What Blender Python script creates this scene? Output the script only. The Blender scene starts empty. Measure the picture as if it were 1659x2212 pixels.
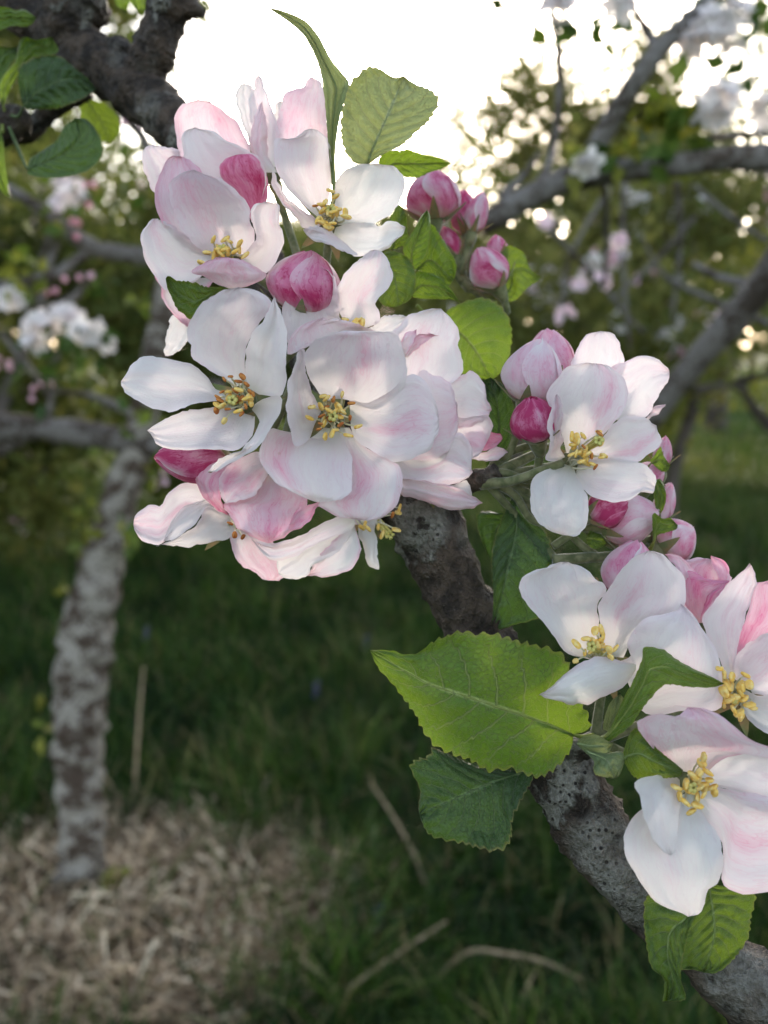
import bpy, math, random
import numpy as np
from mathutils import Vector, Matrix, noise

random.seed(11)
rng = np.random.default_rng(11)
scene = bpy.context.scene
col = scene.collection

# ------------------------------------------------------------------ camera
CAM = Vector((0.0, 0.0, 1.25))
LENS, SENSOR = 29.0, 36.0
W0, H0 = 1659.0, 2212.0                       # size at which the photograph was measured
K = (SENSOR / LENS) / H0                      # metres per measured pixel at 1 m depth
PITCH = math.atan((H0 / 2 - 750.0) * K)       # horizon lies at y = 750
cam_data = bpy.data.cameras.new('camera')
cam = bpy.data.objects.new('camera', cam_data)
col.objects.link(cam)
cam.location = CAM
cam.rotation_euler = (math.pi / 2 - PITCH, 0, 0)
cam_data.sensor_fit = 'VERTICAL'
cam_data.sensor_height = SENSOR
cam_data.lens = LENS
cam_data.clip_start = 0.01
cam_data.clip_end = 2000
cam_data.dof.use_dof = True
cam_data.dof.focus_distance = 0.197
cam_data.dof.aperture_fstop = 11.0
scene.camera = cam
RC = Matrix.Rotation(math.pi / 2 - PITCH, 3, 'X')

# ------------------------------------------------------------------ sky, sun, exposure
SUN_EL, SUN_AZ = math.radians(15), math.radians(8)      # azimuth measured from +Y (view) towards +X
world = bpy.data.worlds.new('World')
scene.world = world
world.use_nodes = True
wn = world.node_tree
wn.nodes.clear()
sky = wn.nodes.new('ShaderNodeTexSky')
sky.sky_type = 'NISHITA'
sky.sun_disc = False
sky.sun_elevation = SUN_EL
sky.sun_rotation = SUN_AZ
sky.air_density = 1.0
sky.dust_density = 2.0
bg = wn.nodes.new('ShaderNodeBackground')
bg.inputs['Strength'].default_value = 0.15
wo = wn.nodes.new('ShaderNodeOutputWorld')
desat = wn.nodes.new('ShaderNodeHueSaturation')          # desaturated sky: takes the blue cast out of its light
desat.inputs['Saturation'].default_value = 0.68
wn.links.new(sky.outputs[0], desat.inputs['Color'])
wn.links.new(desat.outputs[0], bg.inputs[0])
wn.links.new(bg.outputs[0], wo.inputs[0])
sun_data = bpy.data.lights.new('sun', 'SUN')
sun_data.energy = 1.9
sun_data.angle = math.radians(12)
sun_data.color = (1.0, 0.9, 0.75)
sun = bpy.data.objects.new('sun', sun_data)
col.objects.link(sun)
sd = Vector((math.sin(SUN_AZ) * math.cos(SUN_EL), math.cos(SUN_AZ) * math.cos(SUN_EL), math.sin(SUN_EL)))
sun.rotation_euler = (-sd).to_track_quat('-Z', 'Y').to_euler()
scene.view_settings.view_transform = 'Standard'
scene.view_settings.look = 'None'
scene.view_settings.gamma = 1
scene.view_settings.exposure = 1.95
scene.render.engine = 'CYCLES'
scene.cycles.use_denoising = True
scene.cycles.max_bounces = 8
scene.cycles.transmission_bounces = 6
scene.cycles.sample_clamp_indirect = 6

# ------------------------------------------------------------------ helpers
def at(x, y, d):
    """measured pixel + depth along the view axis -> world point"""
    return CAM + RC @ Vector(((x - W0 / 2) * K * d, (H0 / 2 - y) * K * d, -d))

def at_y(x, y, Y):
    """measured pixel -> point in the upright plane Y metres in front of the camera"""
    v = at(x, y, 1.0) - CAM
    return CAM + v * (Y / v.y)

def ground(x, y, z=0.0):
    v = at(x, y, 1.0) - CAM
    return CAM + v * ((z - CAM.z) / v.z)

# zoomed crops the outlines were measured in: (x offset, y offset, scale) to measured pixels
FR = {0: (0, 0, 1), 1: (265.4, 132.7, .24), 2: (564, 132.7, .26), 3: (232.3, 597.2, .3), 4: (564, 597.2, .34),
      5: (1028.6, 663.6, .3), 6: (763.1, 1294, .34), 7: (1095, 1128.1, .34), 8: (1227.7, 1493.1, .3248), 9: (0, 0, .26)}

def px(fr, s):
    ox, oy, k = FR[fr]
    out = []
    for p in s.split():
        x, y = p.split(',')
        out.append((ox + float(x) * k, oy + float(y) * k))
    return np.array(out)

def spline(P, n):
    """Catmull-Rom through the points, resampled to n points of equal arc length"""
    P = np.asarray(P, float)
    if len(P) == 1:
        return np.repeat(P, n, 0)
    Q = np.vstack([2 * P[0] - P[1], P, 2 * P[-1] - P[-2]])
    out = []
    t = np.linspace(0, 1, 12, endpoint=False)[:, None]
    for i in range(1, len(Q) - 2):
        a, b, c, d = Q[i - 1], Q[i], Q[i + 1], Q[i + 2]
        out.append(.5 * (2 * b + (c - a) * t + (2 * a - 5 * b + 4 * c - d) * t ** 2 + (3 * b - a - 3 * c + d) * t ** 3))
    C = np.vstack(out + [P[-1:]])
    s = np.r_[0, np.cumsum(np.linalg.norm(np.diff(C, axis=0), axis=1))]
    u = np.linspace(0, s[-1], n)
    return np.stack([np.interp(u, s, C[:, k]) for k in range(C.shape[1])], 1)

def tag(o, label=None, cat=None, group=None, kind=None):
    if label: o['label'] = label
    if cat: o['category'] = cat
    if group: o['group'] = group
    if kind: o['kind'] = kind
    return o

def empty(name, loc, label=None, cat=None, group=None):
    o = bpy.data.objects.new(name, None)
    col.objects.link(o)
    o.location = loc
    o.empty_display_size = .01
    return tag(o, label, cat, group)

def origin(o):
    """world position of an object (no rotations are used on parents)"""
    v = Vector((0, 0, 0))
    while o is not None:
        v += o.location
        o = o.parent
    return v

def mesh_np(name, V, F, mat, parent=None, smooth=True, loc=None, attrs=None, uv=None):
    """V world coords (n,3); F list/array of faces; the object origin is loc (or the parent's)"""
    V = np.asarray(V, float)
    base = Vector(loc) if loc is not None else (origin(parent) if parent is not None else Vector((0, 0, 0)))
    me = bpy.data.meshes.new(name)
    Vl = V - np.array(base)
    if isinstance(F, np.ndarray):
        n, k = F.shape
        me.vertices.add(len(Vl))
        me.vertices.foreach_set('co', Vl.astype(np.float32).ravel())
        me.loops.add(n * k)
        me.loops.foreach_set('vertex_index', F.astype(np.int32).ravel())
        me.polygons.add(n)
        me.polygons.foreach_set('loop_start', np.arange(0, n * k, k, dtype=np.int32))
        me.update(calc_edges=True)
    else:
        me.from_pydata([tuple(v) for v in Vl], [], F)
    if smooth:
        me.polygons.foreach_set('use_smooth', np.ones(len(me.polygons), bool))
    for nm, arr in (attrs or {}).items():
        a = me.attributes.new(nm, 'FLOAT', 'POINT')
        a.data.foreach_set('value', np.asarray(arr, np.float32))
    if uv is not None:
        lay = me.uv_layers.new(name='uv')
        li = np.empty(len(me.loops), np.int32)
        me.loops.foreach_get('vertex_index', li)
        lay.data.foreach_set('uv', np.asarray(uv, np.float32)[li].ravel())
    me.materials.append(mat)
    me.validate()
    o = bpy.data.objects.new(name, me)
    col.objects.link(o)
    if parent is not None:
        o.parent = parent
        o.location = base - origin(parent)
    else:
        o.location = base
    return o

def grid_faces(nu, nv, wrap=False):
    i = np.arange(nu - 1)[:, None]
    j = np.arange(nv if wrap else nv - 1)[None, :]
    a = i * nv + j
    b = i * nv + (j + 1) % nv
    return np.stack([a, b, b + nv, a + nv], -1).reshape(-1, 4)

def fbm(x, y, z=0.0, o=3):
    return noise.fractal(Vector((x, y, z)), 1.0, 2.0, o)

def tube_arrays(P, R, n=10, sub=6, rough=0.0, rf=30.0, seed=0.0, shape=None):
    """swept tube through the points P with radii R"""
    P = np.array([tuple(p) for p in P], float)
    PR = np.c_[P, np.asarray(R, float)]
    m = max(2, (len(P) - 1) * sub + 1)
    C = spline(PR, m)
    pts, rad = C[:, :3], np.maximum(C[:, 3], 1e-5)
    T = np.gradient(pts, axis=0)
    T /= np.linalg.norm(T, axis=1)[:, None] + 1e-12
    up = np.array([0.3, -0.9, 0.31])
    N = np.zeros_like(T)
    ref = up - T[0] * (up @ T[0])
    for k in range(m):
        ref = ref - T[k] * (ref @ T[k])
        ref /= np.linalg.norm(ref) + 1e-12
        N[k] = ref
    B = np.cross(T, N)
    a = np.linspace(0, 2 * math.pi, n, endpoint=False)
    V = pts[:, None, :] + rad[:, None, None] * (np.cos(a)[None, :, None] * N[:, None, :] + np.sin(a)[None, :, None] * B[:, None, :])
    if rough or shape:
        for k in range(m):
            for j in range(n):
                v = V[k, j]
                dirv = (v - pts[k]) / rad[k]
                dsp = 0.0
                if rough:
                    dsp += rough * rad[k] * fbm(v[0] * rf + seed, v[1] * rf, v[2] * rf, 4)
                if shape:
                    dsp += shape(k / (m - 1), a[j], v, rad[k])
                V[k, j] = v + dirv * dsp
    Vv = V.reshape(-1, 3)
    F = grid_faces(m, n, True)
    c0, c1 = len(Vv), len(Vv) + 1
    Vv = np.vstack([Vv, pts[:1], pts[-1:]])
    caps = [[c0, (j + 1) % n, j, j] for j in range(n)] + [[c1, (m - 1) * n + j, (m - 1) * n + (j + 1) % n, (m - 1) * n + (j + 1) % n] for j in range(n)]
    tri = [c[:3] for c in caps]
    tt = np.repeat(np.linspace(0, 1, m), n)
    tt = np.r_[tt, 0, 1]
    return Vv, F, tri, tt

def tube(name, P, R, mat, parent=None, n=10, sub=6, rough=0.0, rf=30.0, seed=0.0, shape=None, loc=None):
    V, F, tri, tt = tube_arrays(P, R, n, sub, rough, rf, seed, shape)
    faces = [tuple(int(i) for i in f) for f in F] + [tuple(int(i) for i in t) for t in tri]
    return mesh_np(name, V, faces, mat, parent, True, loc, {'along': tt})

def merge(parts):
    """[(V, list-of-faces)] -> one V, F"""
    VV, FF, o = [], [], 0
    for V, F in parts:
        VV.append(np.asarray(V))
        FF += [tuple(int(i) + o for i in f) for f in F]
        o += len(V)
    return np.vstack(VV), FF

# ------------------------------------------------------------------ materials
class NT:
    def __init__(s, name):
        s.m = bpy.data.materials.new(name)
        s.m.use_nodes = True
        s.t = s.m.node_tree
        s.t.nodes.clear()
        s.out = s.n('ShaderNodeOutputMaterial')
    def n(s, typ, **kw):
        nd = s.t.nodes.new(typ)
        for k, v in kw.items():
            if k.startswith('i_'):
                nd.inputs[k[2:].replace('_', ' ')].default_value = v
            else:
                setattr(nd, k, v)
        return nd
    def l(s, a, b):
        s.t.links.new(a, b)
    def val(s, sock, v):
        if hasattr(v, 'is_output') or hasattr(v, 'links'):
            s.l(v, sock)
        else:
            sock.default_value = v
    def math(s, op, a, b=0.0, c=0.0, clamp=False):
        nd = s.n('ShaderNodeMath', operation=op, use_clamp=clamp)
        s.val(nd.inputs[0], a); s.val(nd.inputs[1], b); s.val(nd.inputs[2], c)
        return nd.outputs[0]
    def mix(s, f, a, b, mode='MIX'):
        nd = s.n('ShaderNodeMix', data_type='RGBA', blend_type=mode)
        nd.clamp_factor = True
        s.val(nd.inputs[0], f); s.val(nd.inputs[6], a); s.val(nd.inputs[7], b)
        return nd.outputs[2]
    def ramp(s, f, stops):
        nd = s.n('ShaderNodeValToRGB')
        el = nd.color_ramp.elements
        while len(el) < len(stops):
            el.new(0.5)
        for e, (p, c) in zip(el, stops):
            e.position = p
            e.color = c if len(c) == 4 else (*c, 1)
        s.l(f, nd.inputs[0])
        return nd.outputs[0]
    def smooth(s, x, a, b):
        nd = s.n('ShaderNodeMapRange', interpolation_type='SMOOTHSTEP')
        s.val(nd.inputs[0], x); nd.inputs[1].default_value = a; nd.inputs[2].default_value = b
        return nd.outputs[0]
    def noise(s, vec, scale, detail=3, rough=.5):
        nd = s.n('ShaderNodeTexNoise')
        nd.inputs['Scale'].default_value = scale; nd.inputs['Detail'].default_value = detail; nd.inputs['Roughness'].default_value = rough
        if vec is not None: s.l(vec, nd.inputs['Vector'])
        return nd.outputs[0]
    def attr(s, name):
        return s.n('ShaderNodeAttribute', attribute_name=name).outputs['Fac']
    def bump(s, h, strength, dist):
        nd = s.n('ShaderNodeBump')
        nd.inputs['Strength'].default_value = strength; nd.inputs['Distance'].default_value = dist
        s.l(h, nd.inputs['Height'])
        return nd.outputs[0]

C4 = lambda r, g, b: (r, g, b, 1)

def leafy_surface(t, color, trans_color, trans, rough, spec, normal=None, sheen=0.0):
    pr = t.n('ShaderNodeBsdfPrincipled')
    t.val(pr.inputs['Base Color'], color)
    pr.inputs['Roughness'].default_value = rough
    pr.inputs['Specular IOR Level'].default_value = spec
    if sheen:
        pr.inputs['Sheen Weight'].default_value = sheen
        pr.inputs['Sheen Roughness'].default_value = .4
    tr = t.n('ShaderNodeBsdfTranslucent')
    t.val(tr.inputs['Color'], trans_color)
    if normal is not None:
        t.l(normal, pr.inputs['Normal'])
    mx = t.n('ShaderNodeMixShader')
    mx.inputs[0].default_value = trans
    t.l(pr.outputs[0], mx.inputs[1]); t.l(tr.outputs[0], mx.inputs[2])
    t.l(mx.outputs[0], t.out.inputs[0])

def petal_material(name):
    t = NT(name)
    uv = t.n('ShaderNodeUVMap', uv_map='uv').outputs[0]
    sep = t.n('ShaderNodeSeparateXYZ'); t.l(uv, sep.inputs[0])
    u, v = sep.outputs[0], sep.outputs[1]
    bl = t.attr('blush'); sd_ = t.attr('seed')
    # fan of fine veins from the base
    vv = t.math('SUBTRACT', v, .5)
    comb = t.n('ShaderNodeCombineXYZ')
    t.l(t.math('MULTIPLY', vv, 30.0), comb.inputs[0]); t.l(t.math('MULTIPLY', u, 5.0), comb.inputs[1]); t.l(sd_, comb.inputs[2])
    vein = t.noise(comb.outputs[0], 1.0, 3, .6)
    combr = t.n('ShaderNodeCombineXYZ')
    warp = t.noise(comb.outputs[0], .35, 2, .5)
    t.l(t.math('ADD', t.math('MULTIPLY', vv, 15.0), t.math('MULTIPLY', warp, 2.0)), combr.inputs[0]); t.l(t.math('MULTIPLY', u, 3.4), combr.inputs[1]); t.l(t.math('ADD', sd_, 31.0), combr.inputs[2])
    ridge = t.math('ABSOLUTE', t.math('SUBTRACT', t.noise(combr.outputs[0], 1.0, 3, .6), .5))
    line = t.math('MULTIPLY', t.smooth(ridge, .035, .004), t.smooth(u, .05, .3))
    veinm = t.math('MAXIMUM', t.math('MULTIPLY', t.smooth(vein, .52, .64), .6), line)
    comb2 = t.n('ShaderNodeCombineXYZ')
    t.l(t.math('MULTIPLY', vv, 4.0), comb2.inputs[0]); t.l(t.math('MULTIPLY', u, 3.0), comb2.inputs[1]); t.l(sd_, comb2.inputs[2])
    blot = t.noise(comb2.outputs[0], 1.2, 3, .55)
    blm = t.math('MULTIPLY', bl, t.math('ADD', .45, t.math('MULTIPLY', blot, 1.1)))
    amount = t.math('ADD', blm, t.math('MULTIPLY', t.math('MULTIPLY', veinm, .24), t.math('ADD', bl, .14)), clamp=True)
    colr = t.ramp(amount, [(0, (.78, .765, .74)), (.16, (.77, .685, .705)), (.38, (.75, .49, .58)), (.65, (.72, .25, .41)), (1, (.52, .05, .17))])
    trc = t.ramp(amount, [(0, (.92, .88, .86)), (.16, (.90, .76, .80)), (.38, (.88, .50, .60)), (.65, (.80, .20, .36)), (1, (.6, .03, .12))])
    # faint yellow-green claw at the base
    claw = t.smooth(u, .14, .0)
    colr = t.mix(t.math('MULTIPLY', claw, .5), colr, C4(.66, .68, .45))
    geo = t.n('ShaderNodeNewGeometry')
    fine = t.noise(geo.outputs['Position'], 900, 2, .5)
    # small brown age spots
    vor = t.n('ShaderNodeTexVoronoi'); vor.inputs['Scale'].default_value = 95
    t.l(geo.outputs['Position'], vor.inputs['Vector'])
    spot = t.math('MULTIPLY', t.smooth(vor.outputs['Distance'], .045, .02), .45)
    colr = t.mix(spot, colr, C4(.45, .22, .12))
    h = t.math('SUBTRACT', t.math('ADD', t.math('MULTIPLY', vein, .55), t.math('MULTIPLY', fine, .35)), t.math('MULTIPLY', line, .35))
    nrm = t.bump(h, .40, .0010)
    leafy_surface(t, colr, trc, .40, .55, .22, nrm, .10)
    return t.m

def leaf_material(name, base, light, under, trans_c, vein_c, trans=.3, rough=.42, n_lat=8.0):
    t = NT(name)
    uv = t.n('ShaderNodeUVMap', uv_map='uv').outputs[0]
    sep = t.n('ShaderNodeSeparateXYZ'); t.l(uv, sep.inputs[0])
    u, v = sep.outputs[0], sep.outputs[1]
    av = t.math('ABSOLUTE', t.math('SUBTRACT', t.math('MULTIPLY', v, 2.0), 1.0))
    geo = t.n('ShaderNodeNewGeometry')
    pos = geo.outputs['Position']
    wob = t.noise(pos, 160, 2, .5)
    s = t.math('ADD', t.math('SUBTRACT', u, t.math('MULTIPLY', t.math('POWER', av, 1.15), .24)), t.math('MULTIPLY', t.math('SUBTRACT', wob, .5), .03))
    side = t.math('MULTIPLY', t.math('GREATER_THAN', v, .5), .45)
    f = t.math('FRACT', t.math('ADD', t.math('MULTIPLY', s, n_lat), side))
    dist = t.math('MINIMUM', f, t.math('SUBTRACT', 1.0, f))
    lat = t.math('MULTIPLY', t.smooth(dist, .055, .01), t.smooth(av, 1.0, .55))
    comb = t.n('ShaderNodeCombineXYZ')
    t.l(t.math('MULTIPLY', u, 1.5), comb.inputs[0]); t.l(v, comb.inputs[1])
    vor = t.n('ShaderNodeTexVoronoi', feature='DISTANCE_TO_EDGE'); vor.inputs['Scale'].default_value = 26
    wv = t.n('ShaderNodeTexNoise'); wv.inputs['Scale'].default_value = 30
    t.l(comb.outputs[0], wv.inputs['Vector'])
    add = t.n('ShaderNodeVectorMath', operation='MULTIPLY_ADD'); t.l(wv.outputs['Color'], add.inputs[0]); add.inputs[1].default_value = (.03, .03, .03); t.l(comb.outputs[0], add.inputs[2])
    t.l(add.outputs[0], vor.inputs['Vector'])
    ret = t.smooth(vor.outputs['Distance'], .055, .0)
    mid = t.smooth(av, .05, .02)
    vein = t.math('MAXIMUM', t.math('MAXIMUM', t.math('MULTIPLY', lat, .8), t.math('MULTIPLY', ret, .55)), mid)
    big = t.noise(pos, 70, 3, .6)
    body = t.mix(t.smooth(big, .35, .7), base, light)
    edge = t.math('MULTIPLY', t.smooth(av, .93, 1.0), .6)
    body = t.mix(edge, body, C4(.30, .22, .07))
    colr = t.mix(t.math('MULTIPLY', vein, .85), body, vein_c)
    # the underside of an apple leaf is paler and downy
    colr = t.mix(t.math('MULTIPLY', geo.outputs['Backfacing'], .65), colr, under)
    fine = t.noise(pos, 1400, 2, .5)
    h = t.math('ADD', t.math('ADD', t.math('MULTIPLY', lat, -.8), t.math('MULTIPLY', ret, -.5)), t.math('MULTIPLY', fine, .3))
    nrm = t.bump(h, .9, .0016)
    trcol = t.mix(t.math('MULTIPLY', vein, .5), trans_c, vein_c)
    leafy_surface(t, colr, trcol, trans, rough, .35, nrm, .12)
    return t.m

def simple(name, c, rough=.6, spec=.3, c2=None, scale=400, trans=0.0, bump=0.0, sheen=0.0):
    t = NT(name)
    geo = t.n('ShaderNodeNewGeometry')
    ns = t.noise(geo.outputs['Position'], scale, 3, .55)
    colr = t.mix(t.smooth(ns, .35, .65), C4(*c), C4(*(c2 or c)))
    nrm = t.bump(ns, bump, .001) if bump else None
    if trans:
        leafy_surface(t, colr, colr, trans, rough, spec, nrm, sheen)
    else:
        pr = t.n('ShaderNodeBsdfPrincipled')
        t.l(colr, pr.inputs['Base Color'])
        pr.inputs['Roughness'].default_value = rough; pr.inputs['Specular IOR Level'].default_value = spec
        pr.inputs['Sheen Weight'].default_value = sheen
        if nrm is not None: t.l(nrm, pr.inputs['Normal'])
        t.l(pr.outputs[0], t.out.inputs[0])
    return t.m

def bark_near(name):
    t = NT(name)
    geo = t.n('ShaderNodeNewGeometry'); pos = geo.outputs['Position']
    n1 = t.noise(pos, 28, 5, .6)
    n2 = t.noise(pos, 150, 5, .65)
    n3 = t.noise(pos, 700, 3, .6)
    base = t.mix(t.smooth(n2, .35, .68), C4(.020, .014, .010), C4(.105, .074, .053))
    base = t.mix(t.math('MULTIPLY', t.smooth(n3, .58, .75), .4), base, C4(.20, .17, .145))
    lich = t.smooth(t.math('ADD', n1, t.math('MULTIPLY', t.math('SUBTRACT', n2, .5), .35)), .575, .635)
    lich = t.math('MAXIMUM', lich, t.attr('lichen'), clamp=True)
    vor = t.n('ShaderNodeTexVoronoi'); vor.inputs['Scale'].default_value = 520; vor.inputs['Randomness'].default_value = 1
    t.l(pos, vor.inputs['Vector'])
    dots = t.smooth(vor.outputs['Distance'], .30, .18)
    lc = t.mix(t.smooth(n3, .3, .7), C4(.15, .145, .12), C4(.30, .29, .255))
    lc = t.mix(t.math('MULTIPLY', dots, t.smooth(n1, .45, .6)), lc, C4(.012, .011, .010))
    crack = t.smooth(n2, .44, .36)
    lc = t.mix(crack, lc, C4(.035, .028, .022))
    colr = t.mix(t.math('MULTIPLY', lich, .85), base, lc)
    h = t.math('ADD', t.math('ADD', t.math('MULTIPLY', n2, 1.0), t.math('MULTIPLY', n3, .35)), t.math('MULTIPLY', lich, .25))
    nrm = t.bump(h, 1.0, .0065)
    pr = t.n('ShaderNodeBsdfPrincipled'); t.l(colr, pr.inputs['Base Color'])
    pr.inputs['Roughness'].default_value = .72; pr.inputs['Specular IOR Level'].default_value = .3
    t.l(nrm, pr.inputs['Normal']); t.l(pr.outputs[0], t.out.inputs[0])
    return t.m

def bark_far(name, dark, pale, amount=.5, scale=9.0):
    t = NT(name)
    geo = t.n('ShaderNodeNewGeometry'); pos = geo.outputs['Position']
    mp = t.n('ShaderNodeMapping'); mp.inputs['Scale'].default_value = (1, 1, 1.25); t.l(pos, mp.inputs['Vector'])
    n1 = t.noise(mp.outputs[0], scale, 5, .6)
    n2 = t.noise(pos, scale * 7, 4, .6)
    f = t.smooth(t.math('ADD', n1, t.math('MULTIPLY', t.math('SUBTRACT', n2, .5), .5)), amount - .06, amount + .07)
    colr = t.mix(f, C4(*pale), C4(*dark))
    colr = t.mix(t.math('MULTIPLY', t.smooth(n2, .4, .7), .4), colr, C4(.10, .07, .05))
    nrm = t.bump(t.math('ADD', n1, n2), .8, .012)
    pr = t.n('ShaderNodeBsdfPrincipled'); t.l(colr, pr.inputs['Base Color'])
    pr.inputs['Roughness'].default_value = .85; pr.inputs['Specular IOR Level'].default_value = .15
    t.l(nrm, pr.inputs['Normal']); t.l(pr.outputs[0], t.out.inputs[0])
    return t.m

def varied(name, cols, trans=.25, rough=.6, spec=.2):
    """colour picked by the per-vertex 'tone' attribute"""
    t = NT(name)
    colr = t.ramp(t.attr('tone'), [(i / (len(cols) - 1), c) for i, c in enumerate(cols)])
    leafy_surface(t, colr, colr, trans, rough, spec)
    return t.m

M = {}
M['petal'] = petal_material('petal')
M['leaf_light'] = leaf_material('leaf_light', C4(.072, .160, .018), C4(.150, .225, .020), C4(.22, .28, .14), C4(.28, .42, .025), C4(.38, .44, .16), .36)
M['leaf_mid'] = leaf_material('leaf_mid', C4(.062, .125, .014), C4(.105, .165, .018), C4(.18, .25, .13), C4(.25, .36, .02), C4(.25, .32, .11), .32)
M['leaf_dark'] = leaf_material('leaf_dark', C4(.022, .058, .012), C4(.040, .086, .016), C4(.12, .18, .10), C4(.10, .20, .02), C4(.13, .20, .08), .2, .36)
M['leaf_pale'] = leaf_material('leaf_pale', C4(.17, .24, .10), C4(.28, .34, .17), C4(.30, .35, .21), C4(.38, .42, .13), C4(.36, .40, .24), .30, .38)
M['anther'] = simple('anther', (.93, .60, .12), .75, .2, (.95, .75, .30), 900, .22, .4)
M['anther_old'] = simple('anther_old', (.34, .10, .025), .75, .2, (.56, .23, .06), 700)
M['filament'] = simple('filament', (.82, .80, .66), .5, .3, (.78, .76, .52), 300, .3)
M['pistil'] = simple('pistil', (.74, .66, .22), .5, .3, (.66, .62, .20), 500, .2)
M['downy'] = simple('downy_green', (.10, .115, .050), .85, .15, (.20, .20, .105), 380, .1, .5, .4)
M['sepal'] = simple('sepal', (.15, .19, .08), .8, .2, (.30, .20, .10), 250, .15, .2, .3)
M['bark'] = bark_near('bark_near')

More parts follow.
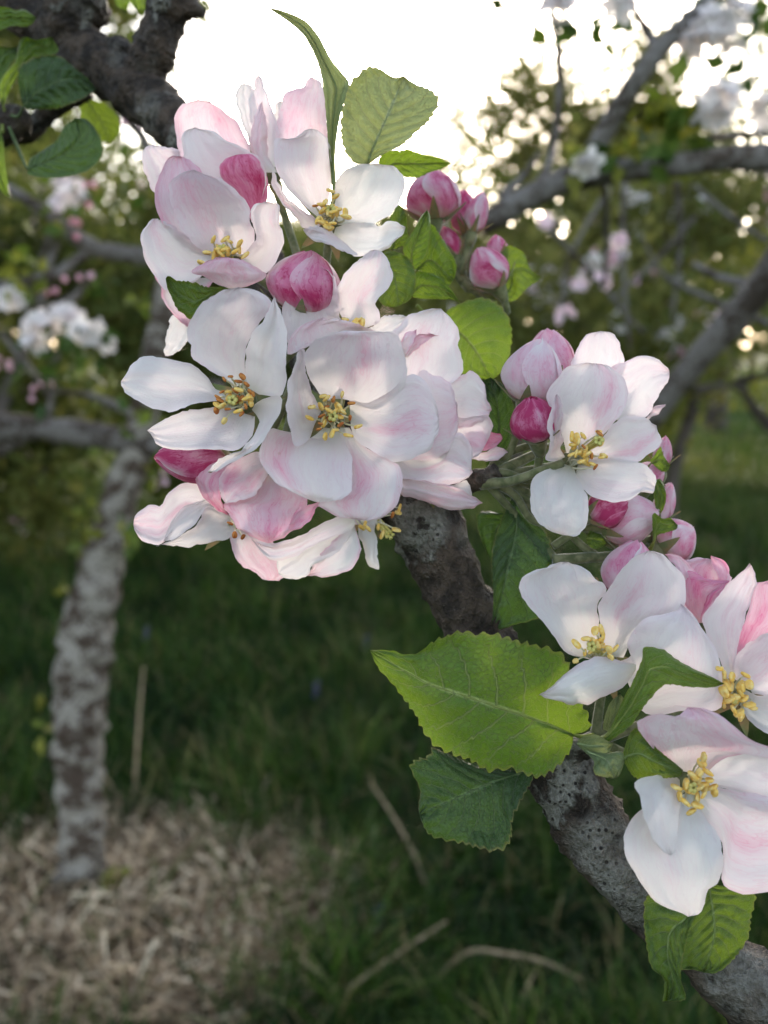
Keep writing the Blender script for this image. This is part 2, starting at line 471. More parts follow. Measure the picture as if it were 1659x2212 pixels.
# ------------------------------------------------------------------ petals, leaves, stamens, buds
def sheet(name, fr, Ls, Rs, z, e, d0, mat, parent, nu=32, nv=19, pk=(.04, .2, .08), Ms=None, ripple=.55, under=False,
          teeth=0, tooth=.05, quilt=0.0, seed=None, stripe=0.0, twist=0.0):
    """a thin curved sheet. Ls / Rs: the two edges from base to tip; z: heights (mm, towards the viewer) along the
    middle from base to tip; e: how far the two edges lift (mm)"""
    seed = random.uniform(0, 100) if seed is None else seed
    L, R = px(fr, Ls), px(fr, Rs)
    if np.linalg.norm(L[-1] - R[-1]) > 1e-6:
        R = np.vstack([R, L[-1:]])
    L, R = spline(L, nu), spline(R, nu)
    if not teeth:                               # slightly ragged petal rim
        for q, Ed in enumerate((L, R)):
            jig = np.array([[noise.noise(Vector((i * .33, seed, 5.0 * q))), noise.noise(Vector((i * .33, seed + 40, 5.0 * q)))] for i in range(nu)])
            Ed += (jig + .5 * np.array([[noise.noise(Vector((i * 1.1, seed + 9, 5.0 * q))), noise.noise(Vector((i * 1.1, seed + 70, 5.0 * q)))] for i in range(nu)])) * 4.2 * np.clip(np.linspace(0, 1, nu) * 3, 0, 1)[:, None]
        R[-1] = L[-1]
    u = np.linspace(0, 1, nu)
    v = np.linspace(-1, 1, nv)
    if teeth:
        Mid = spline(px(fr, Ms), nu) if Ms else (L + R) / 2
        for Ed in (L, R):
            out = Ed - Mid
            ln = np.linalg.norm(out, axis=1)[:, None] + 1e-6
            ph = (u * teeth + .3 * np.sin(u * 23 + seed)) % 1.0
            saw = np.where(ph < .72, ph / .72, (1 - ph) / .28)
            amp = tooth * np.minimum(ln[:, 0], 90) * (.7 + .6 * np.sin(u * 41 + seed) ** 2)
            Ed += out / ln * ((saw - .5) * amp * (u > .06) * (u < .985))[:, None]
    else:
        Mid = spline(px(fr, Ms), nu) if Ms else None
    zc = spline(np.c_[np.linspace(0, 1, len(z)), np.array(z, float)], 200)
    zc = np.interp(u, zc[:, 0], zc[:, 1])
    if not teeth:
        zm = zc[0]; zc = zm + (zc - zm) * 1.15; e = (e[0] * 1.35, e[1] * 1.35)
    bump = np.sin(np.pi * np.clip(u, 0, 1) ** .8) ** .7
    V = np.zeros((nu, nv, 3)); blush = np.zeros((nu, nv))
    uvs = np.zeros((nu, nv, 2))
    vs = random.uniform(-.5, .5)
    pk = (pk[0], pk[1] * .58, pk[2])
    curl = random.choice((-1, -1, 1)) * random.uniform(.5, 1.5)
    blots = [(random.uniform(.35, .9), random.uniform(-.7, .7), random.uniform(.12, .3), random.uniform(.5, 1)) for _ in range(3)]
    for i in range(nu):
        for j in range(nv):
            w = v[j]
            if Mid is None:
                p = L[i] * (1 - w) / 2 + R[i] * (1 + w) / 2
            else:
                a = abs(w)
                E = L[i] if w < 0 else R[i]
                lin = Mid[i] * (1 - a) + E * a
                quad = L[i] * (w * (w - 1) / 2) + Mid[i] * (1 - w * w) + R[i] * (w * (w + 1) / 2)
                p = .45 * lin + .55 * quad if not teeth else .8 * lin + .2 * quad
            zz = zc[i] + (e[0] if w < 0 else e[1]) * abs(w) ** (2.0 if not teeth else 1.35) * bump[i]
            rip = fbm(u[i] * 3.1 + seed, w * 2.3, seed, 2) * (.35 + u[i]) * (.45 + .9 * w * w)
            rip += .45 * noise.noise(Vector((u[i] * 1.3 + seed, w * 6.5 + 2.2 * noise.noise(Vector((u[i] * 2, w, seed))), 7.7))) * (.4 + .6 * u[i])
            # pleats fanning out from the base, then the crimped rim
            rip += .22 * math.sin(w * 11 + seed + 2.5 * noise.noise(Vector((w * 2, u[i] * 1.5, seed)))) * math.sin(math.pi * min(1, u[i] * 1.1)) * max(0, .5 + noise.noise(Vector((w * 1.5, 9, seed))))
            rip += .8 * max(0, max(u[i], abs(w)) - .78) / .22 * noise.noise(Vector((math.atan2(w, u[i] + .05) * 5 + seed, 3.3, seed)))
            zz += ripple * rip * 1.35
            if not teeth:                       # rolled rim
                zz += curl * (max(0, max(u[i], abs(w) * min(1, .55 + u[i])) - .86) / .14) ** 1.6 * (.5 + .9 * abs(noise.noise(Vector((w * 1.7, u[i] * 2, seed + 3)))))
            if quilt:
                ff = ((u[i] - .24 * abs(w) ** 1.15) * 8 + (.45 if w > 0 else 0)) % 1.0
                zz += 1.7 * quilt * math.sin(math.pi * ff) * (1 - .5 * abs(w)) - 1.5 * quilt * math.exp(-(w / .07) ** 2) + .5 * quilt * noise.noise(Vector((u[i] * 17, w * 8, seed)))
            V[i, j] = at(p[0], p[1], d0 - zz / 1000.0)
            uvs[i, j] = (u[i], .5 + .5 * w)
            b = pk[0] + pk[1] * math.exp(-((w - vs) / .3) ** 2) * math.sin(math.pi * min(1, u[i] * 1.05)) * (.6 + .9 * fbm(u[i] * 3 + seed, w * 3, 1, 2))
            b += pk[2] * max(0., max(u[i], abs(w)) - .6) / .4
            for (bu, bv, br, ba) in blots:
                b += .55 * pk[1] * ba * math.exp(-((u[i] - bu) ** 2 + (.5 * (w - bv)) ** 2) / br ** 2)
            if stripe:
                b -= stripe * max(0, (abs(w) - .72) / .28)
            blush[i, j] = max(0, b)
    F = grid_faces(nu, nv)
    Vf = V.reshape(-1, 3)
    a, b_, c_ = Vf[F[:, 0]], Vf[F[:, 1]], Vf[F[:, 3]]
    nr = np.cross(b_ - a, c_ - a).sum(0)
    toward = np.array(CAM) - Vf.mean(0)
    if (nr @ toward < 0) != under:
        F = F[:, ::-1].copy()
    attrs = {'blush': blush.ravel(), 'seed': np.full(nu * nv, seed)}
    return mesh_np(name, Vf, F, mat, parent, True, None, attrs, uvs.reshape(-1, 2))

BLOSSOMS = 'apple blossoms on the flowering branch'
BUDS = 'pink apple buds on the flowering branch'

class Flower:
    def __init__(s, label, d0, fr, cx, cy, deep=7.0, spur=None, name='apple_blossom', group=BLOSSOMS, cat='blossom'):
        s.d0 = d0
        c = px(fr, f'{cx},{cy}')[0]
        s.cpx = c
        s.c = at(c[0], c[1], d0 + deep / 1000)
        s.o = empty(name, s.c, label, cat, group)
        s.spur = spur
    def P(s, fr, L, R, z, e=(2, 2), pk=(.04, .2, .08), Ms=None, **kw):
        return sheet('petal', fr, L, R, z, e, s.d0, M['petal'], s.o, pk=pk, Ms=Ms, **kw)
    def stamens(s, fr, pts, zt=3.5, old=0.0, extra=0, root=None, zr=-6.5, size=1.0):
        r = px(fr, root)[0] if root else s.cpx
        spots = list(px(fr, pts))
        n0 = len(spots)
        if n0 >= 10:                            # shorter inner stamens between the outer ring
            for q in range(9):
                a_, b_ = spots[random.randrange(n0)], spots[random.randrange(n0)]
                spots.append((a_ * .45 + b_ * .3 + r * .25) + np.array([random.uniform(-5, 5), random.uniform(-5, 5)]))
        for k, p in enumerate(spots):
            z = zt + random.uniform(-1.5, 1.2) - (2.0 if k >= n0 else 0)
            tip = at(p[0], p[1], s.d0 - z / 1000)
            ang = random.uniform(0, 6.28)
            b = at(r[0] + 12 * math.cos(ang) + .12 * (p[0] - r[0]), r[1] + 12 * math.sin(ang) + .12 * (p[1] - r[1]), s.d0 - zr / 1000)
            mid = (tip + b) / 2 + Vector((random.uniform(-1, 1), random.uniform(-1, 1), random.uniform(-1, 1))) * .0008
            st = tube('stamen', [b, mid, tip], [.00028, .00023, .00018], M['filament'], s.o, 6, 4, loc=tip)
            is_old = random.random() < old
            an = bpy.data.objects.new('anther', ANTHER_OLD if is_old else ANTHER)
            col.objects.link(an)
            an.parent = st
            an.rotation_euler = (random.uniform(-.8, .8), random.uniform(0, 6.3), random.uniform(-.8, .8))
            q = random.uniform(.75, 1.05) * size * (.8 if is_old else 1)
            an.scale = (q, q, q * random.uniform(.9, 1.25))
    def pistil(s, fr=None, tip=None, zt=2.5):
        if tip is None:
            t = s.cpx
        else:
            t = px(fr, tip)[0]
        parts = []
        for k in range(5):
            a = 6.28 * k / 5
            e_ = at(t[0] + 7 * math.cos(a), t[1] + 7 * math.sin(a), s.d0 - zt / 1000)
            b_ = s.c + Vector((math.cos(a), 0, math.sin(a))) * .0006
            V, F, tri, _ = tube_arrays([b_, (b_ + e_) / 2 + Vector((0, 0, .0003)), e_, e_ + (e_ - b_) * .03], [.0006, .00042, .0004, .0006], 6, 4)
            parts.append((V, [tuple(f) for f in F] + [tuple(f) for f in tri]))
        V, F = merge(parts)
        mesh_np('pistil', V, F, M['pistil'], s.o)
    def calyx(s, back=None, ln=.008, stalk=True, r=.0014):
        """green cup, five sepals and the stalk behind the petals"""
        back = back or (s.c - CAM).normalized()
        back = Vector(back).normalized()
        side = back.cross(Vector((0, 0, 1))).normalized(); up = side.cross(back)
        tube('calyx', [s.c - back * .0005, s.c + back * .002, s.c + back * .005, s.c + back * .007], [.0030, .0033, .0024, .0014], M['downy'], s.o, 10, 4)
        for k in range(5):
            a = 6.28 * k / 5 + random.uniform(-.2, .2)
            dv = side * math.cos(a) + up * math.sin(a)
            tn = back.cross(dv)
            b0 = s.c + back * .001 + dv * .0028
            rows = []
            for i in range(7):
                t = i / 6
                c0 = b0 + dv * ln * t + back * (.0035 * t * t)
                w = .0021 * (1 - t) ** .8 * (1 if i else .9)
                rows += [c0 - tn * w - back * .0006 * (1 - t), c0 + back * .0002, c0 + tn * w - back * .0006 * (1 - t)]
            mesh_np('sepal', np.array([tuple(q) for q in rows]), grid_faces(7, 3), M['sepal'], s.o)
        if stalk and s.spur is not None:
            b0 = s.c + back * .006
            sp = Vector(s.spur)
            m1 = b0 + back * .008 + (sp - b0) * .25
            tube('stalk', [b0, m1, b0 + (sp - b0) * .65 + back * .003, sp], [r, r * .85, r * .9, r * 1.2], M['downy'], s.o, 8, 6)

def anther_mesh(name, mat):
    V, F = [], []
    nu_, nv_ = 9, 10
    for i in range(nu_):
        t = math.pi * i / (nu_ - 1)
        for j in range(nv_):
            a = 2 * math.pi * j / nv_
            rr = .00078 * math.sin(t) ** .7 * (1 - .62 * abs(math.cos(a)) ** 4) * (1.15 if abs(math.sin(a)) > .4 else 1)
            V.append((rr * math.cos(a) * .85, rr * math.sin(a), -.00105 * math.cos(t) + .0002 * math.sin(t) ** 2))
    me = bpy.data.meshes.new(name)
    me.from_pydata(V, [], [tuple(int(q) for q in f) for f in grid_faces(nu_, nv_, True)])
    me.polygons.foreach_set('use_smooth', np.ones(len(me.polygons), bool))
    me.materials.append(mat)
    return me
ANTHER = anther_mesh('anther', M['anther'])
ANTHER_OLD = anther_mesh('anther_old', M['anther_old'])

def bud(label, fr, base, tip, width, d0, tiltz=0.0, pk=.6, stripe=.45, n=5, open_=0.0, spur=None, roll=None, point=.0, sep_len=.0042, stripes=1.0, name='apple_bud'):
    """a bud of overlapping spoon petals; width in measured pixels, tiltz = how far (mm) the tip leans to the viewer"""
    b2, t2 = px(fr, base)[0], px(fr, tip)[0]
    B = at(b2[0], b2[1], d0); T = at(t2[0], t2[1], d0 - tiltz / 1000)
    ax = T - B; H = ax.length; ax.normalize()
    Rm = width * K * d0 / 2
    side = ax.cross(Vector((0, 1, .2))).normalized(); fwd = side.cross(ax)
    o = empty(name, B, label, 'bud', BUDS)
    roll = random.uniform(0, 6.28) if roll is None else roll
    nu, nv = 22, 15
    for k in range(n):
        seed = random.uniform(0, 100)
        th0 = roll + 2 * math.pi * k / n * (2 if n == 5 else 1)
        V = np.zeros((nu, nv, 3)); bl = np.zeros((nu, nv)); uvs = np.zeros((nu, nv, 2))
        half = math.radians(72) * random.uniform(.92, 1.12)
        tl = random.uniform(.94, 1.04)
        for i in range(nu):
            u = i / (nu - 1); t = u * tl
            prof = math.sin(math.pi * min(1, .055 + .945 * min(t, 1.0) ** (.80 + point)) ** 1.0)
            prof = max(0.0, prof) ** .62
            for j in range(nv):
                w = -1 + 2 * j / (nv - 1)
                hw = half * (.62 + .5 * math.sin(math.pi * min(1, u * .95)) ) * (1 if u < .85 else 1 - .35 * (u - .85) / .15)
                th = th0 + hw * w + .35 * u
                rr = Rm * prof * (1 + .085 * w + .02 * k / n) + .00015
                rr += open_ * Rm * u ** 3 * (1 + .4 * noise.noise(Vector((w * 2, seed, 0))))
                rr *= 1 + .05 * fbm(u * 2 + seed, w * 2, 0, 2) + .02 * noise.noise(Vector((w * 5, u * 1.5, seed)))
                p = B + ax * (H * (t - .02 * abs(w) ** 2 * u)) + (side * math.cos(th) + fwd * math.sin(th)) * rr
                V[i, j] = p; uvs[i, j] = (u, .5 + .5 * w)
                q = 1.25 * pk * (.85 + .6 * fbm(u * 2.2 + seed, w * 2.2, 3, 2)) - stripe * max(0, (abs(w) - .62) / .38) * (.6 + .6 * noise.noise(Vector((u * 3, seed, w)))) * stripes
                q -= .25 * pk * max(0, .3 - u) / .3
                bl[i, j] = max(.02, q)
        mesh_np('petal', V.reshape(-1, 3), grid_faces(nu, nv), M['petal'], o, True, None, {'blush': bl.ravel(), 'seed': np.full(nu * nv, seed)}, uvs.reshape(-1, 2))
    for k in range(5):
        a = 6.28 * k / 5 + roll
        dv = side * math.cos(a) + fwd * math.sin(a); tn = ax.cross(dv)
        rows = []
        for i in range(7):
            t = i / 6
            c0 = B + ax * (sep_len * t - .0005) + dv * (Rm * (.35 + .62 * min(1, t * 1.3) ** .7) + .0006 + .0022 * t * t)
            w = min(Rm * .27, .0016) * (1 - t) ** .8 + .0001
            rows += [c0 - tn * w - dv * .0004, c0, c0 + tn * w - dv * .0004]
        mesh_np('sepal', np.array([tuple(q) for q in rows]), grid_faces(7, 3), M['sepal'], o)
    tube('calyx', [B - ax * .005, B - ax * .0025, B + ax * .0005], [.0011, .0020, min(Rm * .5, .0030)], M['downy'], o, 9, 4)
    if spur is not None:
        sp = Vector(spur); e0 = B - ax * .0045
        tube('stalk', [e0, e0 - ax * .006 + (sp - e0) * .2, e0 + (sp - e0) * .65 + Vector((0, .002, -.001)), sp], [.0011, .0010, .0011, .0014], M['downy'], o, 8, 6)
    return o

def leaf(parent, fr, Ls, Rs, Ms, z, e, d0, mat='leaf_mid', label=None, teeth=20, tooth=.09, quilt=.35, under=False, stalk=None, ripple=.95, rib=.0004, nu=120, nv=25):
    o = sheet('leaf', fr, Ls, Rs, z, e, d0, M[mat], parent, nu, nv, (0, 0, 0), Ms, ripple, under, teeth, tooth, quilt)
    if label: o['label'] = label
    # midrib following the middle of the blade, running on into the stalk
    me = o.data
    co = np.empty(len(me.vertices) * 3, np.float32); me.vertices.foreach_get('co', co)
    co = co.reshape(nu, nv, 3)[:, nv // 2] + np.array(origin(o))
    pts = [Vector(co[i]) for i in range(0, nu - 2, 8)]
    if stalk is not None:
        pts = [Vector(stalk), (Vector(stalk) + pts[0]) / 2 + Vector((0, .001, -.0012))] + pts
    rr = [rib * (1.5 if stalk is not None and i < 2 else 1) * (1 - .75 * i / (len(pts) - 1)) for i in range(len(pts))]
    tube('midrib', pts, rr, M['rib_' + mat.split('_')[1]], o, 7, 4)
    return o
M['rib_dark'] = simple('rib_dark', (.085, .125, .05), .7, .2, (.12, .16, .07), 400, .2)
M['rib_mid'] = simple('rib_mid', (.15, .20, .06), .7, .2, (.19, .24, .08), 400, .2)
M['rib_light'] = simple('rib_light', (.20, .25, .055), .7, .2, (.26, .30, .08), 400, .25)
M['rib_pale'] = simple('rib_pale', (.24, .30, .13), .7, .2, (.30, .36, .18), 400, .25)

# ------------------------------------------------------------------ the flowering branch in front
branch_pts = [(-60, -60, .315, 60), (60, 20, .31, 64), (150, 90, .305, 58), (235, 150, .298, 62), (330, 225, .29, 60), (430, 330, .275, 52), (560, 560, .255, 55),
              (700, 800, .240, 60), (830, 1000, .232, 74), (915, 1120, .228, 82), (965, 1230, .226, 76), (1020, 1345, .223, 72), (1100, 1500, .219, 70), (1175, 1610, .215, 73), (1225, 1690, .213, 78),
              (1275, 1780, .211, 80), (1330, 1865, .209, 76), (1420, 1960, .206, 74), (1500, 2030, .203, 76), (1585, 2100, .200, 84), (1690, 2200, .197, 98), (1800, 2320, .194, 100)]
root = empty('apple_branch', at(1690, 2200, .2), 'gnarled brown apple branch with lichen running diagonally behind the blossoms', 'branch')

def knobby(t, a, v, r):
    k = 0.0
    # bud-scale rings, leaf scars and warts of old bark
    k += .10 * r * math.sin(t * 150 + 2 * math.sin(a)) * max(0, noise.noise(Vector((t * 14, 3, 1)))) * 1.6
    k += .17 * r * fbm(v[0] * 110, v[1] * 110, v[2] * 110, 3)
    k += .16 * r * max(0, noise.noise(Vector((v[0] * 45, v[1] * 45, v[2] * 45 + 9))))
    w = noise.noise(Vector((v[0] * 330, v[1] * 330, v[2] * 330)))
    k += .22 * r * max(0, w - .12)
    if .70 < t < .88:
        k += .36 * r * max(0, fbm(v[0] * 190, v[1] * 190, v[2] * 190, 3))
    return k
PTS = [at(x, y, d) for x, y, d, w in branch_pts]
RAD = [.9 * w * K * d for x, y, d, w in branch_pts]
V, F, tri, tt = tube_arrays(PTS, RAD, 56, 18, 0, 30, 0, knobby)
lich = np.zeros(len(V))
def patch(x, y, d, r, s=1.0):
    c = np.array(at(x, y, d)); dd = np.linalg.norm(V - c, axis=1)
    lich[:] = np.maximum(lich, np.clip((r - dd) / (.35 * r), 0, 1) * s)
patch(905, 1130, .219, .0095); patch(1010, 1160, .22, .004, .7); patch(1300, 1830, .203, .010); patch(1370, 1920, .201, .011, 1); patch(1450, 1990, .198, .008, .7)
patch(1610, 2130, .19, .012, .8); patch(320, 240, .28, .008, .6); patch(250, 110, .285, .006, .5)
lich *= np.array([.75 + .5 * fbm(v[0] * 160, v[1] * 160, v[2] * 160, 3) for v in V]).clip(0, 1)
mesh_np('bark', V, [tuple(f) for f in F] + [tuple(f) for f in tri], M['bark'], root, True, None, {'lichen': lich})

def limb(pts, name='side_branch', seed=3.0):
    Pp = [at(x, y, d) for x, y, d, w in pts]; Rr = [w * K * d for x, y, d, w in pts]
    V, F, tri, tt = tube_arrays(Pp, Rr, 36, 12, 0, 30, 0, knobby)
    return mesh_np(name, V, [tuple(f) for f in F] + [tuple(f) for f in tri], M['bark'], root, True, None, {'lichen': np.array([.5 * max(0, fbm(v[0] * 90, v[1] * 90, v[2] * 90 + seed, 3)) for v in V])})
limb([(285, 195, .293, 40), (318, 140, .29, 46), (345, 70, .287, 44), (368, 10, .285, 48), (385, -50, .283, 50)])
limb([(365, 20, .284, 30), (410, 18, .283, 20), (440, 28, .282, 9)])
limb([(170, 100, .303, 44), (150, 45, .30, 58), (175, -20, .30, 62)])
limb([(235, 150, .298, 26), (258, 105, .293, 27), (262, 88, .291, 20)])
limb([(20, 300, .315, 12), (70, 280, .31, 20), (120, 225, .306, 22), (190, 190, .303, 20)])
limb([(905, 1080, .225, 40), (985, 1050, .218, 26), (1040, 1035, .214, 22), (1075, 1015, .212, 18)], 'spur')
limb([(1200, 1650, .213, 34), (1245, 1620, .207, 26), (1290, 1600, .203, 22)], 'spur')
limb([(640, 720, .245, 30), (680, 700, .235, 28), (705, 690, .228, 22)], 'spur')
SP1 = at(690, 700, .230); SP2 = at(1050, 1032, .2135); SP3 = at(1285, 1600, .203); SP0 = at(1000, 1040, .217)
limb([(-60, 290, .30, 36), (-10, 275, .296, 40), (30, 262, .293, 34), (50, 250, .29, 20)], 'spur', 6)

# ------------------------------------------------------------------ blossoms
# centre blossom
A = Flower('wide open white blossom facing forward at the centre of the big cluster', .198, 4, 455, 890, spur=SP1)
A.P(4, '400,790 310,650 268,520 330,420 440,362 580,342', '590,770 730,830 890,720 925,620 905,470 862,372 730,350', [-8, -4, 2.5, 8, 6.0], (3, 2.5), (.05, .34, .0))
A.P(4, '380,860 330,740 285,600 275,470 250,462', '330,960 300,1040 215,1078 178,960 160,840 165,700 200,580', [-6, -1, 3, 6, 8], (1.5, 5), (.05, .15, .05))
A.P(4, '560,780 680,800 830,720 930,625 1020,645 1095,750 1132,900', '570,960 600,1035 680,1095 770,1145 860,1175 960,1160 1060,1105 1120,1010', [-7, -3.5, -.5, 2.5, 3], (3, 1), (.05, .38, .05))
A.P(4, '400,960 300,1030 170,985 60,968 -5,1075 -5,1180 60,1280 170,1355 280,1415 375,1436', '520,970 545,1080 580,1190 578,1310 550,1390 460,1425', [-7, -3, 1, 2.5, .5], (2, .5), (.04, .3, .05))
A.P(4, '500,960 520,1120 500,1300 430,1400 355,1442 420,1495 520,1535 620,1548', '560,960 640,1070 740,1130 860,1190 897,1280 888,1380 850,1465 790,1515 710,1545', [-8, -5, -2.5, -1.5, -3.5], (-1, 1.5), (.06, .35, .16))
A.stamens(4, '460,780 380,825 320,830 415,775 515,750 575,805 565,898 618,952 555,1010 408,1015 365,970 310,900 385,885 378,935 395,760 520,860 505,940 470,975 430,850 490,830 450,1000', 3.0, .33, size=1.12)
A.pistil(); A.calyx()

# left blossom
B = Flower('open white blossom with orange brown anthers at the left of the big cluster', .196, 3, 985, 900, spur=SP1)
B.P(3, '900,850 780,810 720,715 620,640 480,598 350,583 230,592 165,640 130,700 88,755', '900,900 790,895 620,925 490,970 420,976 300,940 170,872 112,805', [-6, -2.5, 0, 1, 1.5], (-1.5, 3.5), (.02, .12, .03))
B.P(3, '900,800 850,735 760,690 660,625 608,580 600,500 568,420 612,280 690,190 780,120 870,88 940,82', '1010,770 990,640 1000,500 1090,340 1170,250 1185,200 1120,122 1030,90', [-7, -3.5, 1, 5, 6], (4, 1), (.06, .18, .06))
B.P(3, '1010,800 988,620 1020,450 1110,320 1175,215 1198,130', '1090,850 1250,860 1290,720 1292,550 1285,400 1260,290 1222,190', [-6, -1, 3, 6, 8], (0, 5), (.02, .1, .05))
B.P(3, '880,930 740,945 560,970 420,1022 330,1075 285,1110', '960,980 1050,1010 1062,1020 1045,1140 970,1225 880,1258 740,1240 580,1252 430,1242 345,1200 320,1150', [-6, -2, .5, 1.5, 3], (0, 3), (.03, .14, .04))
B.P(3, '1060,920 1125,880 1240,858 1258,930 1222,1010 1170,1105 1090,1222 950,1312 800,1388 720,1410', '1040,960 1080,1010 1090,1060 1040,1160 950,1255 850,1290 780,1330', [-5, 1, 4, 3, 2], (4, .5), (.02, .1, .03))
B.stamens(3, '840,740 885,720 970,720 1000,775 940,755 825,830 870,830 795,870 810,890 790,925 825,930 785,960 865,955 840,1040 965,990 1030,905 1050,850 1025,830 995,935 940,970', 3.5, .78, size=1.12)
B.stamens(3, '945,815 1000,880 1020,870', 4.5, 0, size=1.12)
B.pistil(3, '900,890', 3); B.calyx()

# upper left half-open blossom
C = Flower('half open cup shaped blush blossom at the upper left of the cluster', .206, 1, 960, 1760, deep=9, spur=SP1)
C.P(1, '820,1750 700,1700 520,1500 440,1300 425,1110 480,1035 560,992 640,985', '1040,1750 1150,1700 1192,1570 1150,1440 1140,1330 1080,1220 960,1112 860,1050 730,1012', [-7, -4, -1, 3.5, 7], (3, 2.5), (.10, .3, .05))
C.P(1, '800,1800 480,1600 330,1420 288,1220 315,1080 348,980 380,895 450,852 520,845', '900,1650 850,1350 770,1080 660,940 570,865', [-8, -6, -3, -1, -2], (2, 1), (.15, .25, .16))
C.P(1, '900,1450 700,1050 580,950 530,800 532,690 572,622 660,598', '1200,1400 1260,1200 1300,1060 1230,880 1110,795 960,715 800,626', [-10, -8, -5, -2, -1], (1, 2), (.03, .12, .05))
C.P(1, '1180,1480 1040,1220 900,1060 872,990 885,915 950,862 1040,835', '1260,1400 1308,1180 1296,1040 1240,900 1150,835', [-9, -6, -2.5, -.5, -1], (-1.5, -2.5), (.62, .28, .1), stripe=.25)
C.P(1, '640,1250 540,1000 505,830 475,650 460,540 490,420 570,368 680,340 780,362', '1150,1150 1150,820 1105,680 1000,520 900,438', [-16, -15, -13, -10, -9], (1, 1), (.15, .18, .10))
C.P(1, '600,1400 300,1210 232,1080 190,960 164,870 200,778 270,757', '720,1200 540,900 522,830 500,788 390,776 330,764', [-15, -13, -10, -8, -8], (1, 1), (.06, .2, .10))
C.P(1, '860,1800 600,2010 400,2060 300,1950 218,1820 165,1660 172,1545 230,1465 250,1430 310,1415', '880,1700 720,1660 560,1560 430,1460', [-7, -6, -4, -2, -2], (1, 1.5), (.06, .16, .08))
C.P(1, '950,2045 850,2005 720,1935 612,1890 720,1822 830,1768 930,1760', '1040,2042 1110,2028 1220,1985 1292,1925 1200,1850 1080,1790', [3, 6, 8, 9, 8], (-2.5, -2.5), (.20, .22, .10))
C.P(1, '1060,1770 1165,1650 1200,1570 1165,1450 1150,1340 1200,1275 1290,1262', '1120,1900 1240,1925 1340,1855 1430,1705 1450,1600 1412,1470 1410,1330 1388,1275 1340,1266', [-6, -1, 3, 5, 6], (3, 2), (.05, .2, .06))
C.P(3, '640,40 420,-60 345,-5 375,60 395,150 440,230 500,310 575,360', '800,-20 700,120 640,240 612,300', [-10, -9, -9, -9, -10], (1, 0), (.04, .1, .4))
C.P(3, '640,300 500,280 460,290 430,400 410,520 420,570', '660,360 585,390 580,450 540,512 480,560', [-11, -11, -11, -11, -12], (0, 1), (.02, .05, .02))
C.stamens(1, '815,1600 920,1600 960,1620 1050,1640 755,1720 850,1690 920,1690 1010,1710 1100,1745 940,1710 705,1810 880,1720', 3.2, 0, size=1.12)
C.pistil(1, '900,1690', 2); C.calyx()

# upper right open blossom
D = Flower('open white blossom below the upright pale leaf at the cluster top', .207, 2, 580, 1330, deep=9, spur=SP1)
D.P(2, '480,1300 300,1150 170,980 118,850 110,760 125,645 200,640 290,622 370,567 430,562', '560,1260 575,1050 585,900 580,770 552,650 500,590', [-7, -3, .5, 3, 5], (3, 1), (.06, .2, .05))
D.P(2, '590,1290 610,1060 645,955 730,885 850,853 960,845', '640,1360 800,1350 960,1345 1090,1250 1172,1130 1190,1020 1160,920 1085,862', [-7, -3.5, 0, 2, 2], (2, 1.5), (.01, .08, .02))
D.P(2, '620,1380 760,1335 900,1340 985,1362 1060,1335 1140,1335 1196,1385', '600,1440 640,1500 720,1580 810,1622 920,1612 1020,1572 1120,1485 1180,1430', [-5, -2, 1, 3, 4], (2, 0), (.01, .07, .02))
D.P(2, '590,1400 470,1370 400,1375 350,1398', '600,1450 730,1535 800,1615 640,1560 580,1530 450,1492 390,1452', [-4, 1, 4, 3], (1, 2), (.03, .15, .05), ripple=.7)
D.P(2, '500,1350 430,1285 330,1220 220,1130 160,1040 112,922 92,915', '460,1400 340,1375 300,1310 200,1212 130,1110 85,1000', [-5, -2, 2, 4, 5], (2, 1), (.05, .2, .06))
D.stamens(2, '580,1075 620,1120 450,1200 500,1190 530,1170 640,1230 700,1260 705,1290 470,1320 500,1340 595,1345 540,1370 580,1390 600,1250 515,1240', 3.2, .05, size=1.12)
D.pistil(2, '575,1230', 2.5); D.calyx()

# pale petals rising behind the top of the cluster
E = Flower('pale pink blossom seen from the side at the very top of the cluster', .222, 1, 1330, 1000, deep=6, spur=SP1)
E.P(1, '1230,950 1130,700 1060,520 1020,380 1022,272 1060,206 1110,195', '1300,900 1230,600 1200,400 1170,235', [-3, 0, 1, 0], (1, 1), (.02, .1, .04))
E.P(1, '1260,950 1190,700 1150,420 1168,260 1190,165 1225,120', '1420,950 1400,600 1345,425 1290,265 1252,150', [-1, 1, 2, 1], (-1, 1), (.08, .12, .06))
E.P(1, '1250,1000 1145,790 1160,600 1205,430 1250,357', '1390,1000 1310,840 1300,620 1275,440', [1, 3, 4, 3], (-1, -2), (.14, .12, .06))
E.P(2, '150,800 105,640 130,520 160,380 200,265 280,226 350,212 380,150 430,130', '540,800 560,700 552,520 545,380 530,240 490,165', [0, 3, 4, 2, 1], (-2, -2), (.19, .22, .02))
E.P(1, '1330,900 1350,600 1370,420 1390,370 1430,355', '1450,850 1500,600 1480,420', [-5, -4, -4, -5], (0, 0), (.02, .05, .02))
E.calyx()

